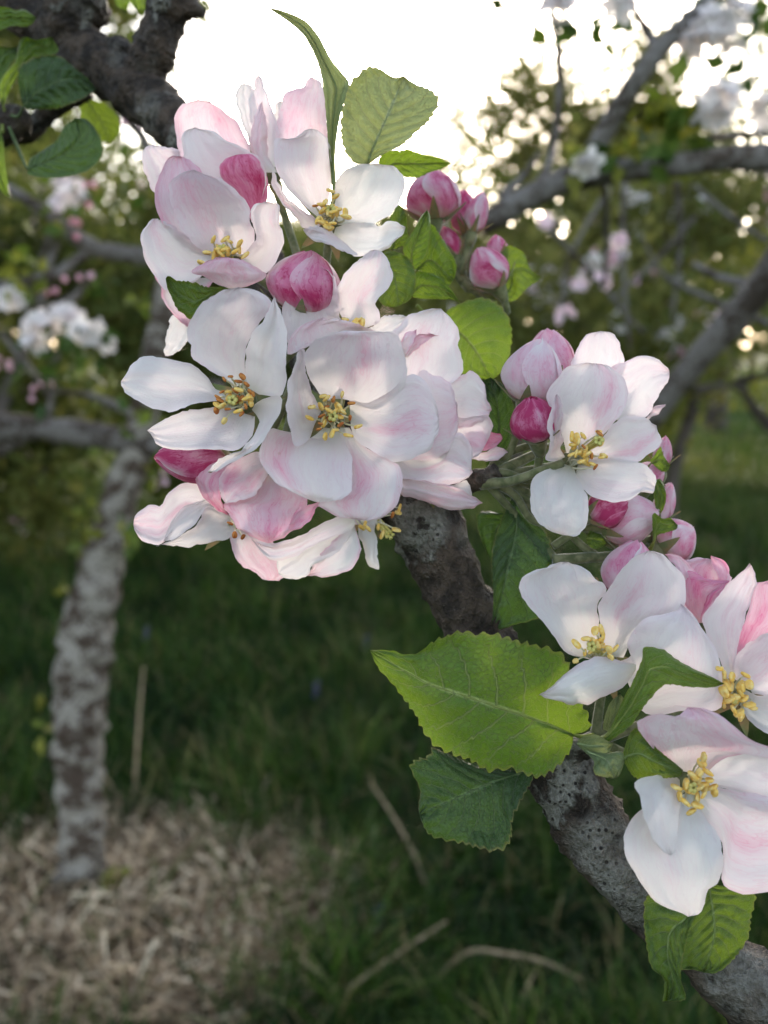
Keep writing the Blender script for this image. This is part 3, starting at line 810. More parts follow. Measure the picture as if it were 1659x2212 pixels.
# petals standing up behind the centre blossom
J = Flower('white blossom behind and above the centre blossom, mostly hidden', .207, 4, 610, 330, deep=8, spur=SP1)
J.P(4, '500,330 260,450 168,420 142,300 133,210 190,100 250,10 320,-48 385,-60', '560,320 500,260 492,180 480,60 450,-20', [-6, -3, -1, 0, 1], (2, 1), (.08, .16, .05))
J.P(4, '570,320 505,250 476,130 520,-5 612,-97 688,-158 734,-170', '650,330 745,295 755,230 728,165 785,100 835,30 838,-10 803,-112 768,-158', [-5, -2, 1, 3, 3], (1, 2), (.08, .22, .05))
J.P(4, '640,330 700,322 740,272 830,240 925,246', '660,360 760,400 860,380 930,300', [-5, -3, -1, 0], (1, 1), (.03, .05, .03))
J.P(4, '520,360 300,420 190,500 170,450 200,370 280,300 360,275 400,270', '660,370 720,350 640,310 520,280', [-4, 0, 3, 4], (2, 1), (.08, .18, .12))
J.stamens(4, '535,272 600,285 625,275 645,300 615,300', 1.5, .1, size=1.12); J.calyx()

# right side of the big cluster
Kf = Flower('blush white blossom turned away at the right edge of the big cluster', .209, 4, 950, 830, deep=6, spur=SP0)
Kf.P(4, '840,800 820,480 835,360 880,300 960,240 1050,212 1140,205', '1000,800 1150,720 1260,640 1281,540 1250,440 1262,380 1250,325 1190,245', [-4, -1, 1, 2, 1], (1, 2), (.05, .25, .06))
Kf.P(4, '900,510 885,425 920,362 988,335', '920,505 960,430 985,380', [2, 4, 5, 5], (0, 1), (.1, .2, .3), nu=16, nv=9)
Kf.P(4, '910,512 960,430 985,375 1060,360 1134,375', '930,515 1000,455 1070,400', [2, 3, 4, 4], (1, 0), (.2, .2, .2), nu=16, nv=9)
Kf.P(4, '950,760 1000,610 1100,620 1210,690 1252,830', '960,950 900,1150 1000,1170 1110,1160 1200,1092 1250,960', [-3, 1, 3, 4.5], (1, 1), (.06, .35, .12))
Kf.P(4, '1020,780 1200,650 1290,620 1335,598 1392,642 1428,720 1440,790 1462,850', '1040,900 1200,960 1350,950 1440,895', [-5, -2, 0, 1], (2, 0), (.05, .12, .18), ripple=.7)
Kf.P(4, '1040,820 1250,900 1400,880 1466,920 1452,1020 1420,1085', '1020,960 1150,1120 1260,1170 1340,1160', [-5, -3, -1, 0], (2, 1), (.06, .2, .1))
Kf.P(4, '1300,960 1450,980 1522,1002 1532,1032', '1280,1060 1400,1112 1502,1072', [-4, -3, -3, -3], (1, 1), (.45, .2, .1), nu=16, nv=9)
Kf.P(4, '1280,1100 1400,1118 1500,1082 1575,1116', '1290,1170 1340,1162 1420,1172 1490,1170 1530,1152', [-3, -3, -2, -2], (1, 0), (.12, .15, .1), nu=16, nv=9)
Kf.calyx()

K2 = Flower('blossom seen edge on with a long pink underside right of centre', .207, 4, 1010, 1240, deep=7, spur=SP0)
K2.P(4, '860,1080 1000,1150 1120,1150 1200,1080 1240,990 1300,1010 1340,1100 1330,1200 1342,1240', '840,1180 890,1272 1000,1292 1100,1320 1210,1326 1300,1290', [-4, -1, 1, 2], (1, 2), (.06, .3, .08))
K2.P(4, '880,1240 895,1278 1000,1290 1200,1332 1330,1380 1408,1440', '870,1330 900,1396 960,1402 1100,1452 1220,1481 1340,1476', [-1, 0, 1, -1], (1.5, -2), (.18, .2, .08))
K2.P(4, '1100,1290 1215,1322 1300,1288 1330,1340 1337,1392', '1080,1360 1200,1370 1280,1400', [-4, -3, -2, -2], (0, 0), (.03, .05, .03), nu=16, nv=9)
K2.calyx()

# lower part of the cluster
G = Flower('drooping pink blossom underneath the centre blossom, outer petals showing', .205, 3, 1230, 1480, deep=9, spur=SP1)
G.P(3, '1000,1300 880,1280 780,1290 680,1322 625,1382 630,1465 690,1580 770,1672 880,1727', '980,1420 860,1460 815,1540 830,1640', [-2, 2, 3, 2, -1], (-3, 1), (.30, .3, .22))
G.P(3, '1150,1290 1060,1262 920,1330 830,1400 803,1490 815,1590 850,1632', '1160,1420 1140,1450 1100,1520 1050,1582 950,1612', [-1, 2, 4, 5, 4], (0, 1), (.14, .5, .02))
G.P(3, '1080,1420 960,1600 835,1640 870,1705 920,1792 1000,1852 1100,1910 1165,1916', '1330,1450 1440,1600 1425,1700 1370,1800 1300,1850 1240,1890', [-3, 1, 4, 5, 3], (-1, -2), (.26, .25, .12))
G.P(4, '420,1400 345,1440 250,1470 190,1542 150,1612', '440,1450 350,1470 330,1525 290,1572 230,1612', [0, 3, 4, 3], (1, 1), (.34, .2, .1), nu=18, nv=11)
G.P(4, '560,1500 440,1545 330,1600 230,1655 100,1690 0,1690 -60,1670 -80,1642', '600,1570 560,1622 460,1652 350,1702 230,1770 100,1806 40,1790 -10,1740 -50,1690', [-4, 0, 2, 3, 3], (2, 0), (.06, .16, .06), ripple=.8)
G.P(4, '560,1560 430,1600 250,1690 140,1760 100,1820 110,1892', '600,1600 500,1740 330,1840 300,1895 250,1922 175,1924', [-7, -5, -3, -2, -2], (0, 1), (.01, .04, .03))
G.P(4, '560,1560 480,1660 360,1780 320,1850 290,1900', '590,1560 612,1640 632,1740 600,1822 520,1882 400,1906', [-6, -5, -4, -4, -5], (1, 0), (.04, .1, .24))
G.P(3, '900,1780 880,1880 910,1990 960,2082 1060,2122 1120,2182 1185,2192', '1150,1850 1240,1980 1290,2080 1275,2172', [-8, -8, -8, -8, -9], (0, 0), (.16, .2, .1))
G.stamens(4, '640,1595 680,1602 660,1570', -5, 0, root='600,1500', zr=-10)
G.calyx()

G2 = Flower('small drooping blossom with a narrow curled petal and dangling stamens', .216, 4, 690, 1500, deep=4, spur=SP0)
G2.P(4, '640,1520 620,1570 622,1640 650,1700 668,1800 700,1850 752,1862', '740,1530 722,1600 738,1700 742,1780', [0, 1, 2, 3], (-1, 1), (.01, .03, .02), nu=20, nv=11)
G2.P(4, '600,1450 560,1480 540,1540 580,1580', '720,1450 760,1500 740,1540 680,1560', [-2, -1, 0, 0], (1, 1), (.08, .1, .05), nu=16, nv=9)
G2.stamens(4, '835,1515 880,1470 870,1500 770,1640 805,1635 860,1610 745,1590', 1.5, .1, zr=-2, size=1.12)
G2.pistil(4, '815,1640', 2); G2.calyx(ln=.005)

# low left blossom
Lf = Flower('low blossom at the left with long cream and blush petals pointing outwards', .211, 3, 900, 1760, deep=6, spur=SP1)
Lf.P(3, '850,1700 700,1540 620,1480 520,1500 430,1570 385,1650 330,1640 260,1662 200,1722 184,1780', '800,1740 640,1700 500,1800 420,1900 340,1932 240,1892 200,1835', [-4, -2, 0, 2, 2], (0, 2), (.07, .28, .10))
Lf.P(3, '860,1680 760,1600 680,1615 580,1642 480,1732 440,1830 408,1905', '850,1700 720,1660 650,1750 590,1820 480,1890', [-3, 1, 3, 4], (0, 2), (.02, .08, .05))
Lf.P(3, '900,1720 800,1690 720,1660 630,1790 500,1880 345,1945', '940,1800 960,1830 880,1882 760,1912 620,1941 550,1946 420,1935', [-3, 1, 4, 5], (2, -1), (.03, .05, .04))
Lf.stamens(3, '882,1778 915,1860 975,1876 940,1800', 5, .9, zr=-3); Lf.calyx()

# middle right blossom
Mf = Flower('open lilac white blossom with yellow stamens beside the round magenta bud', .203, 5, 690, 1120, deep=8, spur=SP2)
Mf.P(5, '650,1050 610,900 540,740 505,650 520,590 600,500 652,430 760,405 850,405', '760,1060 890,940 1040,780 1092,640 1080,560 1020,470 940,420', [-7, -3.5, -.5, 2, 2], (2.5, 2), (.05, .35, .05))
Mf.P(5, '770,1070 900,950 1030,802 1140,790 1230,800 1295,855', '790,1120 950,1100 1150,1112 1225,1070 1310,1010 1336,960 1315,900', [-6, -2, 1, 3, 4], (2, 1), (.04, .26, .08))
Mf.P(5, '740,1110 950,1080 1160,1112 1235,1150 1292,1220 1285,1300', '720,1180 725,1240 790,1335 862,1372 970,1402 1100,1390 1190,1335 1270,1335', [-6, -2, 1, 2, 1], (1, 2), (.03, .18, .04))
Mf.P(5, '640,1130 540,1160 470,1180 400,1240 390,1380 400,1462 450,1552 540,1612 620,1640', '700,1150 730,1220 790,1340 812,1425 785,1580 732,1642 690,1650', [-6, -2, 1, 1, -1], (1.5, .5), (.02, .16, .04))
Mf.P(5, '620,1090 560,1110 500,1090 530,960 508,870 540,740 562,645 585,630', '640,1080 605,1010 635,960 610,900 622,780 606,670', [-5, 0, 3, 5], (4, -1), (.10, .22, .06))
Mf.stamens(5, '690,930 720,940 770,925 880,895 890,910 900,970 920,1070 905,1080 830,1070 840,1130 860,1150 760,1110 720,1055 700,990 735,960 800,1060 690,1060', 4.5, .05, size=1.12)
Mf.pistil(5, '880,960', 5); Mf.calyx()
M2 = Flower('creamy blossom half hidden behind the lilac white blossom on the right', .215, 5, 1000, 780, deep=5, spur=SP2)
M2.P(5, '900,760 930,500 990,420 1100,378 1240,350 1332,402 1390,465', '1030,820 1215,800 1290,690 1340,600 1388,510', [-3, 0, 2, 3], (1, 1), (.05, .14, .12))
M2.P(5, '820,740 690,450 700,370 750,260 802,190 900,170', '1000,740 1062,400 1040,290 1010,208 960,178', [-4, -1, 1, 1], (1, 1), (.05, .06, .1))
M2.P(5, '1150,850 1215,800 1282,722 1366,705', '1170,870 1250,805 1312,768', [-4, -4, -3, -3], (0, 0), (.12, .12, .1), nu=16, nv=9)
M2.calyx()

# lower right blossoms
Pf = Flower('pale blue white blossom rising above the big yellow green leaf', .196, 7, 620, 880, deep=7, spur=SP3)
Pf.P(7, '520,870 380,830 300,725 200,600 130,525 80,420 100,350 170,310 240,290 290,258 372,252', '620,840 585,680 578,530 632,430 590,375 500,300 432,265', [-6, -3, 0, 2, 2], (4, 1), (.03, .16, .08))
Pf.P(7, '620,850 598,660 578,530 650,420 720,310 820,210 900,182', '740,860 800,760 1000,660 1120,540 1137,400 1110,330 1020,228 960,186', [-6, -3, -.5, 2, 2], (2, 1), (.03, .3, .06))
Pf.P(7, '700,890 790,850 768,775 850,632 980,582 1090,560 1102,515', '740,960 880,1215 1100,1205 1350,1195 1368,1060 1345,880 1322,775 1240,680 1172,572', [-5, 0, 4, 5, 3], (1, 2), (.05, .12, .10))
Pf.P(7, '820,900 720,880 620,855 530,865 400,940 290,1032 203,1097', '820,940 740,1042 620,1112 520,1152 400,1152 300,1132', [1, 4, 7, 8, 6], (-2, -2), (.02, .04, .14))
Pf.stamens(7, '440,772 437,880 500,740 560,690 600,680 612,720 650,810 690,800 660,855 545,765 575,775', 3.5, 0, root='590,880', size=1.12)
Pf.pistil(7, '540,790', 3); Pf.calyx()

Sf = Flower('blossom at the right frame edge with thick yellow stamens and a tall narrow petal', .191, 7, 1470, 1080, deep=7, spur=SP3)
Sf.P(7, '1400,1000 1345,860 1240,640 1300,520 1400,400 1480,330 1528,292 1545,262', '1440,960 1480,720 1540,530 1580,400 1576,320 1560,300', [-6, -2, 1, 3], (1, 1), (.10, .10, .06))
Sf.P(7, '1440,980 1450,800 1520,600 1570,410 1610,382 1700,362', '1520,960 1700,720 1800,620 1800,450', [-9, -8, -6, -5], (1, 1), (.30, .30, .05))
Sf.P(7, '1430,980 1460,850 1520,782 1610,722 1720,690 1820,720', '1560,1090 1720,1100 1840,1000 1860,850', [-6, -3, 0, 2], (1, 1), (.10, .25, .05))
Sf.P(7, '1500,1060 1600,1100 1750,1100 1900,1180', '1480,1160 1560,1280 1700,1360 1860,1340', [-6, -2, 1, 2], (1, 1), (.02, .1, .05))
Sf.stamens(7, '1350,930 1375,970 1430,980 1515,970 1540,1030 1500,1050 1450,1110 1380,1160 1440,1190 1475,1210 1540,1160 1565,1180 1380,1080 1490,1240 1420,1130', 4, 0, size=1.2)
Sf.pistil(7, '1440,1120', 3); Sf.calyx()

Tf = Flower('large blossom at the lower right hanging over the hanging green leaf', .184, 8, 800, 600, deep=8, spur=SP3)
Tf.P(8, '700,520 600,420 520,330 450,225 510,172 620,150 700,172 800,112', '900,560 1050,440 1250,420 1460,470 1500,420 1330,372 1200,312 1100,232 1000,152 900,112', [-6, -1, 4, 7, 6], (2, 3), (.14, .2, .16), nu=30, nv=21)
Tf.P(8, '860,560 960,440 1150,390 1400,430 1560,520', '900,640 1000,640 1200,690 1400,760 1540,700', [-6, -4, -2, 0], (3, 1), (.06, .12, .05))
Tf.P(8, '890,620 1100,660 1300,690 1450,760 1560,900', '850,740 900,850 990,950 1030,1060 1020,1250 1100,1332 1210,1346 1400,1310 1520,1150', [-6, -2.5, 0, 1, 0], (1, 1), (.10, .22, .08))
Tf.P(8, '780,680 620,740 480,790 392,900 372,1000 390,1122 450,1222 530,1352 650,1440 800,1496', '830,680 900,830 970,910 1012,1000 1026,1130 1000,1262 922,1332 912,1402 865,1482', [-6, -1, 2, 2, 0], (2, 1), (.02, .1, .05))
Tf.P(8, '690,540 450,590 480,700 500,822 560,985 630,1075 680,1100', '740,590 740,720 735,840 722,965 705,1060', [-3, 3, 6, 6, 5], (2, -2), (.04, .06, .02))
Tf.stamens(8, '900,440 870,545 940,590 960,640 780,740 860,760 820,800 720,640 900,690 930,540 780,620 740,700 830,560 880,640 970,670', 4, 0, size=1.2)
Tf.pistil(8, '830,640', 3); Tf.calyx()

# half open pink blossom
Rf = Flower('half open rosy pink blossom with crumpled petals above the tall narrow petal', .206, 7, 1240, 620, deep=4, spur=SP3, group=BLOSSOMS)
Rf.P(7, '1200,640 1110,500 1085,270 1150,240 1240,228 1310,242', '1330,600 1420,380 1415,330 1360,260', [-4, -1, 1, 0], (1, 1), (.2, .3, .1), ripple=.7)
Rf.P(7, '1220,640 1130,520 1110,310 1180,305 1250,355 1330,362 1415,368', '1260,630 1300,540 1360,440', [0, 4, 6, 5], (-1, -1), (.34, .25, .16), ripple=.7)
Rf.P(7, '1330,480 1330,330 1300,260 1300,213', '1400,440 1421,340 1400,270 1360,232', [1, 3, 3, 2], (-1, -1), (.32, .2, .1), nu=16, nv=9)
Rf.P(7, '1220,640 1240,560 1275,470 1330,420 1400,380', '1250,640 1290,560 1360,470', [3, 6, 7, 7], (-1, 0), (.42, .25, .1), nu=18, nv=9)
Rf.P(7, '1120,460 1080,300 1000,196', '1180,440 1200,340 1130,242 1060,208', [2, 5, 4, 2], (0, 0), (.2, .15, .15), nu=18, nv=11)
Rf.calyx()

# ------------------------------------------------------------------ buds
bud('plump magenta bud with white petal edges between the two upper open blossoms', 2, '330,2080', '420,1570', 152, .212, 4, .62, .75, spur=SP1, roll=.9)
bud('dark pink bud lying beneath the left blossom', 3, '860,1340', '335,1300', 92, .208, 2, .78, .7, spur=SP1, roll=2.2)
bud('round solid crimson bud left of the lilac white blossom', 5, '440,945', '390,645', 96, .206, 5, .86, .2, spur=SP2, roll=.3)
bud('plump cream bud striped with pink above the round crimson bud', 5, '360,680', '470,228', 118, .211, 2, .24, .2, spur=SP2, roll=1.2)
bud('pink bud peeping out behind the striped cream bud', 5, '540,560', '510,150', 100, .220, 0, .38, .35, spur=SP2, roll=2.0)
bud('small crimson bud under the lowest petals of the lilac white blossom', 5, '820,1500', '1095,1400', 74, .210, 3, .85, .2, spur=SP2, roll=.6)
bud('cream and rose bud pointing right below the lilac white blossom', 5, '900,1560', '1325,1470', 108, .216, 2, .30, .3, spur=SP2, roll=3.4)
bud('small salmon bud behind the right petals of the lilac white blossom', 5, '1180,1260', '1345,1150', 58, .218, 0, .5, .3, spur=SP2, roll=.6)
bud('narrow pale pink bud right of the thin leaf by the frame edge', 5, '1320,1540', '1400,1260', 42, .222, 0, .34, .25, spur=SP2, roll=1.6)
bud('slim pink bud at the right tip of the lilac white blossom', 5, '1330,1150', '1365,930', 34, .221, 0, .45, .3, spur=SP2, roll=2.6)
bud('rounded pink bud with cream side above the half open rosy blossom', 5, '1330,1740', '1560,1580', 92, .219, 0, .36, .35, spur=SP2, roll=.2)
bud('violet pink bud tucked behind the pale blue white blossom', 7, '740,480', '830,108', 108, .205, 1, .42, .35, spur=SP3, roll=1.1)
SPb = at(1000, 610, .26)
bud('large rosy bud leftmost of the pink buds beyond the upper leaves', 2, '1440,1320', '1420,900', 112, .252, 0, .56, .45, spur=SPb, roll=1.0)
bud('deep pink bud next to the large rosy bud beyond the leaves', 0, '1010,505', '1000,410', 58, .262, 0, .74, .3, spur=SPb, roll=.2)
bud('pink bud at the right of the row beyond the upper leaves', 0, '1020,500', '1043,415', 46, .258, 0, .5, .5, spur=SPb, roll=2.2)
bud('small crimson bud low in the row beyond the upper leaves', 0, '985,555', '958,490', 42, .26, 0, .72, .3, spur=SPb, roll=1.2)
bud('separate pink bud with pale lower side beside the rounded green leaf', 0, '1075,620', '1030,535', 80, .25, 3, .55, .5, spur=SPb, roll=.5)
bud('small magenta bud tip above the separate pink bud', 0, '1075,560', '1070,508', 44, .256, 0, .6, .3, spur=SPb, roll=.5)

# ------------------------------------------------------------------ leaves of the flowering branch
leaf(root, 6, '1400,862 1490,830 1502,760 1450,650 1385,480 1350,372 1270,322 1150,290 1050,268 920,226 780,218 680,204 580,240 500,272 430,332 340,352 230,326 104,324',
     '1400,862 1390,930 1340,1022 1250,1100 1160,1132 1000,1082 850,1090 760,1032 620,982 510,920 440,832 400,742 340,660 250,540 160,440', '1400,862 1200,780 930,690 660,600 480,540 320,450 104,324',
     [-2, 1, 3, 3, 1, -2], (2.0, -3.5), .196, 'leaf_light', 'big yellow green serrated leaf with a pointed tip', 26, .13, .28, stalk=at(1290, 1585, .203))
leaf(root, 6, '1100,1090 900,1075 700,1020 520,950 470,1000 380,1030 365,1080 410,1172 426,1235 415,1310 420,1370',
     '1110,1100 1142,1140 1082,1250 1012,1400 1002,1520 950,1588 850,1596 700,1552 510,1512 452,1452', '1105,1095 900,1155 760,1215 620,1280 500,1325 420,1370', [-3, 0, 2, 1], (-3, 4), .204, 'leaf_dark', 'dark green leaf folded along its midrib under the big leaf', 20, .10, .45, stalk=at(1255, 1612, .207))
leaf(root, 7, '520,1370 640,1330 740,1120 800,1010 858,870 866,795 920,795 1000,812 1080,872 1190,932 1300,982 1382,1026', '510,1405 620,1405 710,1352 790,1290 850,1200 930,1100 1010,1032 1150,1046 1300,1050', None,
     [0, 4, 7, 8, 6], (-3, 1), .192, 'leaf_light', 'twisted young leaf across the lower right blossom', 18, .07, .2, stalk=SP3)
leaf(root, 8, '360,420 400,300 440,250 490,262 545,335 625,412 700,470 765,525', '370,470 440,572 560,582 680,576 740,568', None, [0, 3, 5, 4], (-1, -2), .186, 'leaf_mid', None, 14, .07, .2, stalk=SP3)
leaf(root, 8, '110,400 170,470 164,520 190,560 300,582', '140,400 260,410 360,400 372,470 340,560', None, [0, 2, 3, 2], (1, -1), .188, 'leaf_pale', None, 8, .06, .15, stalk=SP3, nu=40)
leaf(root, 8, '60,330 110,300 190,290 260,330 300,350', '70,370 150,430 260,410', None, [0, 2, 4, 4], (2, -1), .190, 'leaf_pale', None, 8, .06, .1, stalk=SP3, nu=40)
leaf(root, 7, '640,1330 610,1300 640,1180 670,1130 720,1090', '690,1330 740,1250 760,1150', None, [-2, 0, 2, 2], (0, 1), .199, 'leaf_pale', None, 6, .05, .1, stalk=SP3, nu=40)
leaf(root, 8, '830,1400 700,1340 530,1360 503,1490 513,1650 550,1830 625,1900 640,1960 628,2062', '870,1400 840,1500 800,1600 772,1720 750,1840 752,1930 775,2050', '850,1400 790,1500 680,1600 660,1750 690,1900 700,2060', [-2, 1, 3, 3], (-2, 1), .189, 'leaf_mid', 'long half of the hanging green leaf with a torn tip', 18, .06, .35, stalk=at(1440, 1850, .205))
leaf(root, 8, '870,1300 790,1480 780,1650 742,1838 830,1852 900,1872', '980,1290 1150,1310 1242,1360 1216,1500 1192,1650 1090,1792 990,1872', '930,1300 960,1450 970,1620 940,1740 900,1872', [-1, 0, 1, 0], (1, 0), .1915, 'leaf_mid', 'broad hanging green leaf below the lower right blossom', 18, .06, .4, stalk=at(1440, 1850, .205))
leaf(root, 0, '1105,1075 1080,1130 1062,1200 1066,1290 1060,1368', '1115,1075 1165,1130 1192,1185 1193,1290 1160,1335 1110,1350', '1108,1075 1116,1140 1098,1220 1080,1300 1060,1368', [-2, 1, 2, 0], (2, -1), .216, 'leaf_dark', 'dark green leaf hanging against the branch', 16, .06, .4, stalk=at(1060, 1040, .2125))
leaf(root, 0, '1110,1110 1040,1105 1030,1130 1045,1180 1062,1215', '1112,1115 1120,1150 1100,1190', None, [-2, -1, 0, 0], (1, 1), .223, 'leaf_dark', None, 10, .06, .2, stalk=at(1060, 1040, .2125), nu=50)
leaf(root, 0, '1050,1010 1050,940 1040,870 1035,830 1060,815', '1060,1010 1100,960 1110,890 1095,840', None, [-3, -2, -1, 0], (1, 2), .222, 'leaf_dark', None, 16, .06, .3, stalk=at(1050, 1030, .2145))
leaf(root, 0, '955,690 975,665 1040,643 1088,668 1106,722 1092,790 1062,822', '952,700 965,740 990,800 1030,815', '955,695 1000,725 1035,770 1062,822', [-2, 0, 1, 0], (1, -2), .236, 'leaf_light', None, 16, .05, .3, stalk=at(900, 660, .235))
leaf(root, 2, '1030,1640 1030,1580 1130,1580 1230,1640 1275,1725 1282,1850 1240,1975 1120,2042', '1000,1700 955,1900 990,2000 1050,2040', None, [0, 1, 1, 0], (-1, 2), .214, 'leaf_mid', 'rounded green leaf right of the upright white petal', 18, .04, .3, stalk=at(820, 620, .224))
leaf(root, 2, '1250,1900 1285,1760 1370,1750 1480,1790 1560,1870 1662,2015', '1260,1960 1350,1972 1480,1975 1600,1982', None, [0, 1, 2, 2], (2, -1), .22, 'leaf_light', None, 14, .05, .25, stalk=at(860, 640, .226))
leaf(root, 2, '1290,1720 1350,1560 1400,1350 1480,1430 1560,1560 1622,1680 1612,1790', '1310,1740 1400,1765 1500,1820 1560,1865', '1300,1730 1400,1650 1500,1720 1590,1830', [0, 0, 0, -1], (1, -1), .224, 'leaf_light', None, 16, .05, .3, stalk=at(880, 610, .228))
leaf(root, 2, '1230,1680 1180,1560 1230,1460 1280,1380 1330,1285 1382,1230', '1280,1735 1370,1602 1402,1450 1408,1300', '1250,1700 1260,1560 1320,1420 1382,1230', [0, 2, 3, 2], (-2, 2), .219, 'leaf_light', 'young bright leaf folded lengthwise beside the upper blossom', 16, .05, .25, stalk=at(870, 610, .228))
leaf(root, 2, '1060,1560 1030,1420 1080,1280 1140,1190 1190,1240', '1120,1560 1220,1500 1215,1400 1210,1300', None, [0, 1, 1, 0], (1, 1), .223, 'leaf_mid', None, 14, .05, .25, stalk=at(850, 600, .228))
leaf(root, 2, '870,860 760,830 680,700 662,500 700,260 760,160 830,90 890,45 980,60 1100,130 1186,120', '890,860 1020,770 1180,690 1300,580 1390,500 1450,400 1478,330 1445,265 1390,226 1280,186',
     '880,860 930,720 1010,540 1090,360 1186,125', [-3, 0, 1, 1, -1], (2, 3), .216, 'leaf_pale', 'upright pale silvery green leaf at the top', 18, .07, .45, stalk=at(770, 400, .222))
leaf(root, 0, '716,400 708,300 700,205 688,140 660,82 630,52 600,31 577,16', '726,400 724,330 733,260 748,205 752,176 716,130 690,82 660,46 612,24', None, [2, 3, 3, 1, -3], (3, 4), .208, 'leaf_pale', 'tall narrow leaf curling upward to a thin tip', 16, .06, .15, stalk=at(718, 440, .209))
leaf(root, 2, '960,900 990,790 1060,735 1150,742 1220,730 1340,770 1450,790 1530,820 1582,850', '1000,960 1100,980 1180,962 1300,966 1400,922 1500,892', None, [-2, 0, 1, 0], (1, 1), .226, 'leaf_light', None, 16, .07, .3, stalk=at(800, 420, .228))
leaf(root, 3, '960,80 850,70 720,76 640,48 560,34 500,28 440,-4 418,15', '960,110 780,130 700,190 640,262 602,306 570,290 500,232 470,170 432,85', None, [-3, -1, 0, 1], (2, -1), .203, 'leaf_mid', 'small serrated leaf between the two left blossoms', 13, .10, .2, stalk=at(560, 640, .215))
leaf(root, 0, '1075,640 1100,585 1085,545 1095,530 1130,545 1145,580 1168,600', '1085,648 1110,650 1140,622 1160,608', None, [0, 0, 1, 1], (1, 1), .254, 'leaf_mid', None, 12, .05, .2, stalk=SPb, nu=60)
# slivers of leaf among the small buds on the right
leaf(root, 5, '1250,1110 1300,1040 1330,1005 1345,1060 1398,1140', '1270,1130 1330,1180 1375,1180', None, [0, 1, 1, 0], (0, 0), .214, 'leaf_light', None, 9, .09, .1, nu=50)
leaf(root, 5, '1280,1260 1300,1240 1340,1250 1368,1360 1350,1450 1320,1492', '1270,1300 1285,1400 1300,1470', None, [0, 1, 1, 0], (0, 0), .214, 'leaf_light', None, 9, .09, .1, nu=50)
leaf(root, 5, '1275,1680 1268,1560 1278,1480 1340,1520 1400,1520 1452,1570', '1290,1680 1310,1640 1380,1620 1440,1600', None, [0, 1, 1, 0], (1, 0), .209, 'leaf_light', None, 9, .09, .1, stalk=at(1405, 1185, .214), nu=50)
leaf(root, 5, '800,1640 830,1600 900,1640 940,1700', '800,1700 840,1740 900,1730', None, [0, 1, 1, 0], (0, 0), .216, 'leaf_light', None, 9, .05, .1, nu=40)
# short thick stalks under the middle right cluster
tube('stalk', [at(1040, 1045, .2135), at(1100, 1040, .208), at(1160, 1020, .206), at(1215, 1000, .207)], [.0016, .0012, .0011, .0011], M['downy'], root, 12, 8, .10, 400)
tube('stalk', [at(1195, 1210, .214), at(1260, 1205, .216), at(1330, 1200, .219), at(1400, 1180, .221)], [.0015, .0014, .0013, .0011], M['downy'], root, 12, 8, .10, 400)
tube('stalk', [at(1195, 1180, .216), at(1240, 1150, .217), at(1275, 1130, .218)], [.0010, .0010, .0009], M['downy'], root, 10, 8, .06, 300)
tube('stalk', [at(1050, 1040, .213), at(1120, 1120, .2175), at(1195, 1205, .2155)], [.0011, .0010, .0013], M['downy'], root, 12, 8, .10, 400)
# leaf rosette at the left edge
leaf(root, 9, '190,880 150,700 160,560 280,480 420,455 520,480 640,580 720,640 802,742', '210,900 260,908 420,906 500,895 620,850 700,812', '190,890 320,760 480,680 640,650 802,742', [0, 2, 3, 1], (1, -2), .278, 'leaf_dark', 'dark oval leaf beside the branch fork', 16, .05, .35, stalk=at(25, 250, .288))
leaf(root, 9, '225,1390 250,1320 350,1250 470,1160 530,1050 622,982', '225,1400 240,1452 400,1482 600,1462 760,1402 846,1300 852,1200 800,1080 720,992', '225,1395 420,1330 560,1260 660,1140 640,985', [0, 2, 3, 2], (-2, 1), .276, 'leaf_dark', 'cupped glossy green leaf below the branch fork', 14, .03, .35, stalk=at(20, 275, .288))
leaf(root, 9, '-260,150 -100,60 60,62 130,86 200,80 280,130 302,150', '-260,200 -60,260 100,216 200,222 262,202', None, [0, 1, 2, 1], (0, -1), .275, 'leaf_light', None, 14, .04, .25, stalk=at(-80, 60, .285))
leaf(root, 9, '10,860 0,700 60,590 130,500 165,340 212,308 300,332 430,308', '40,860 100,720 180,590 290,490 480,432', None, [0, 1, 1, 0], (0, 0), .286, 'leaf_light', None, 16, .05, .25, stalk=at(10, 250, .289))
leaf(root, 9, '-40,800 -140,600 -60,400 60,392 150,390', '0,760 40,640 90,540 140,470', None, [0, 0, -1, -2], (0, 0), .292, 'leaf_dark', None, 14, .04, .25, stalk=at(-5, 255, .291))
leaf(root, 9, '-20,1080 -60,1250 -50,1450 20,1600 92,1648', '10,1090 32,1200 42,1350 62,1500', None, [0, 1, 2, 2], (0, 1), .28, 'leaf_light', None, 14, .04, .25, stalk=at(5, 270, .288))
leaf(root, 9, '960,-120 940,-40 955,20 985,62 1062,92', '1040,-120 1090,-60 1080,20 1066,60', None, [0, 0, 1, 0], (0, 0), .29, 'leaf_light', None, 9, .08, .2, nu=50)
leaf(root, 9, '1060,-120 1070,-20 1105,50 1172,126', '1200,-120 1290,-60 1270,40 1240,105 1205,72 1190,120', None, [0, 0, 1, 0], (0, 0), .288, 'leaf_light', None, 9, .08, .2, nu=50)
leaf(root, 9, '700,830 660,900 700,1050 800,1160 900,1190', '760,830 860,860 980,960 1000,1080 960,1160', None, [0, 0, 0, 0], (1, 0), .33, 'leaf_mid', None, 12, .04, .2, stalk=at(190, 195, .30))

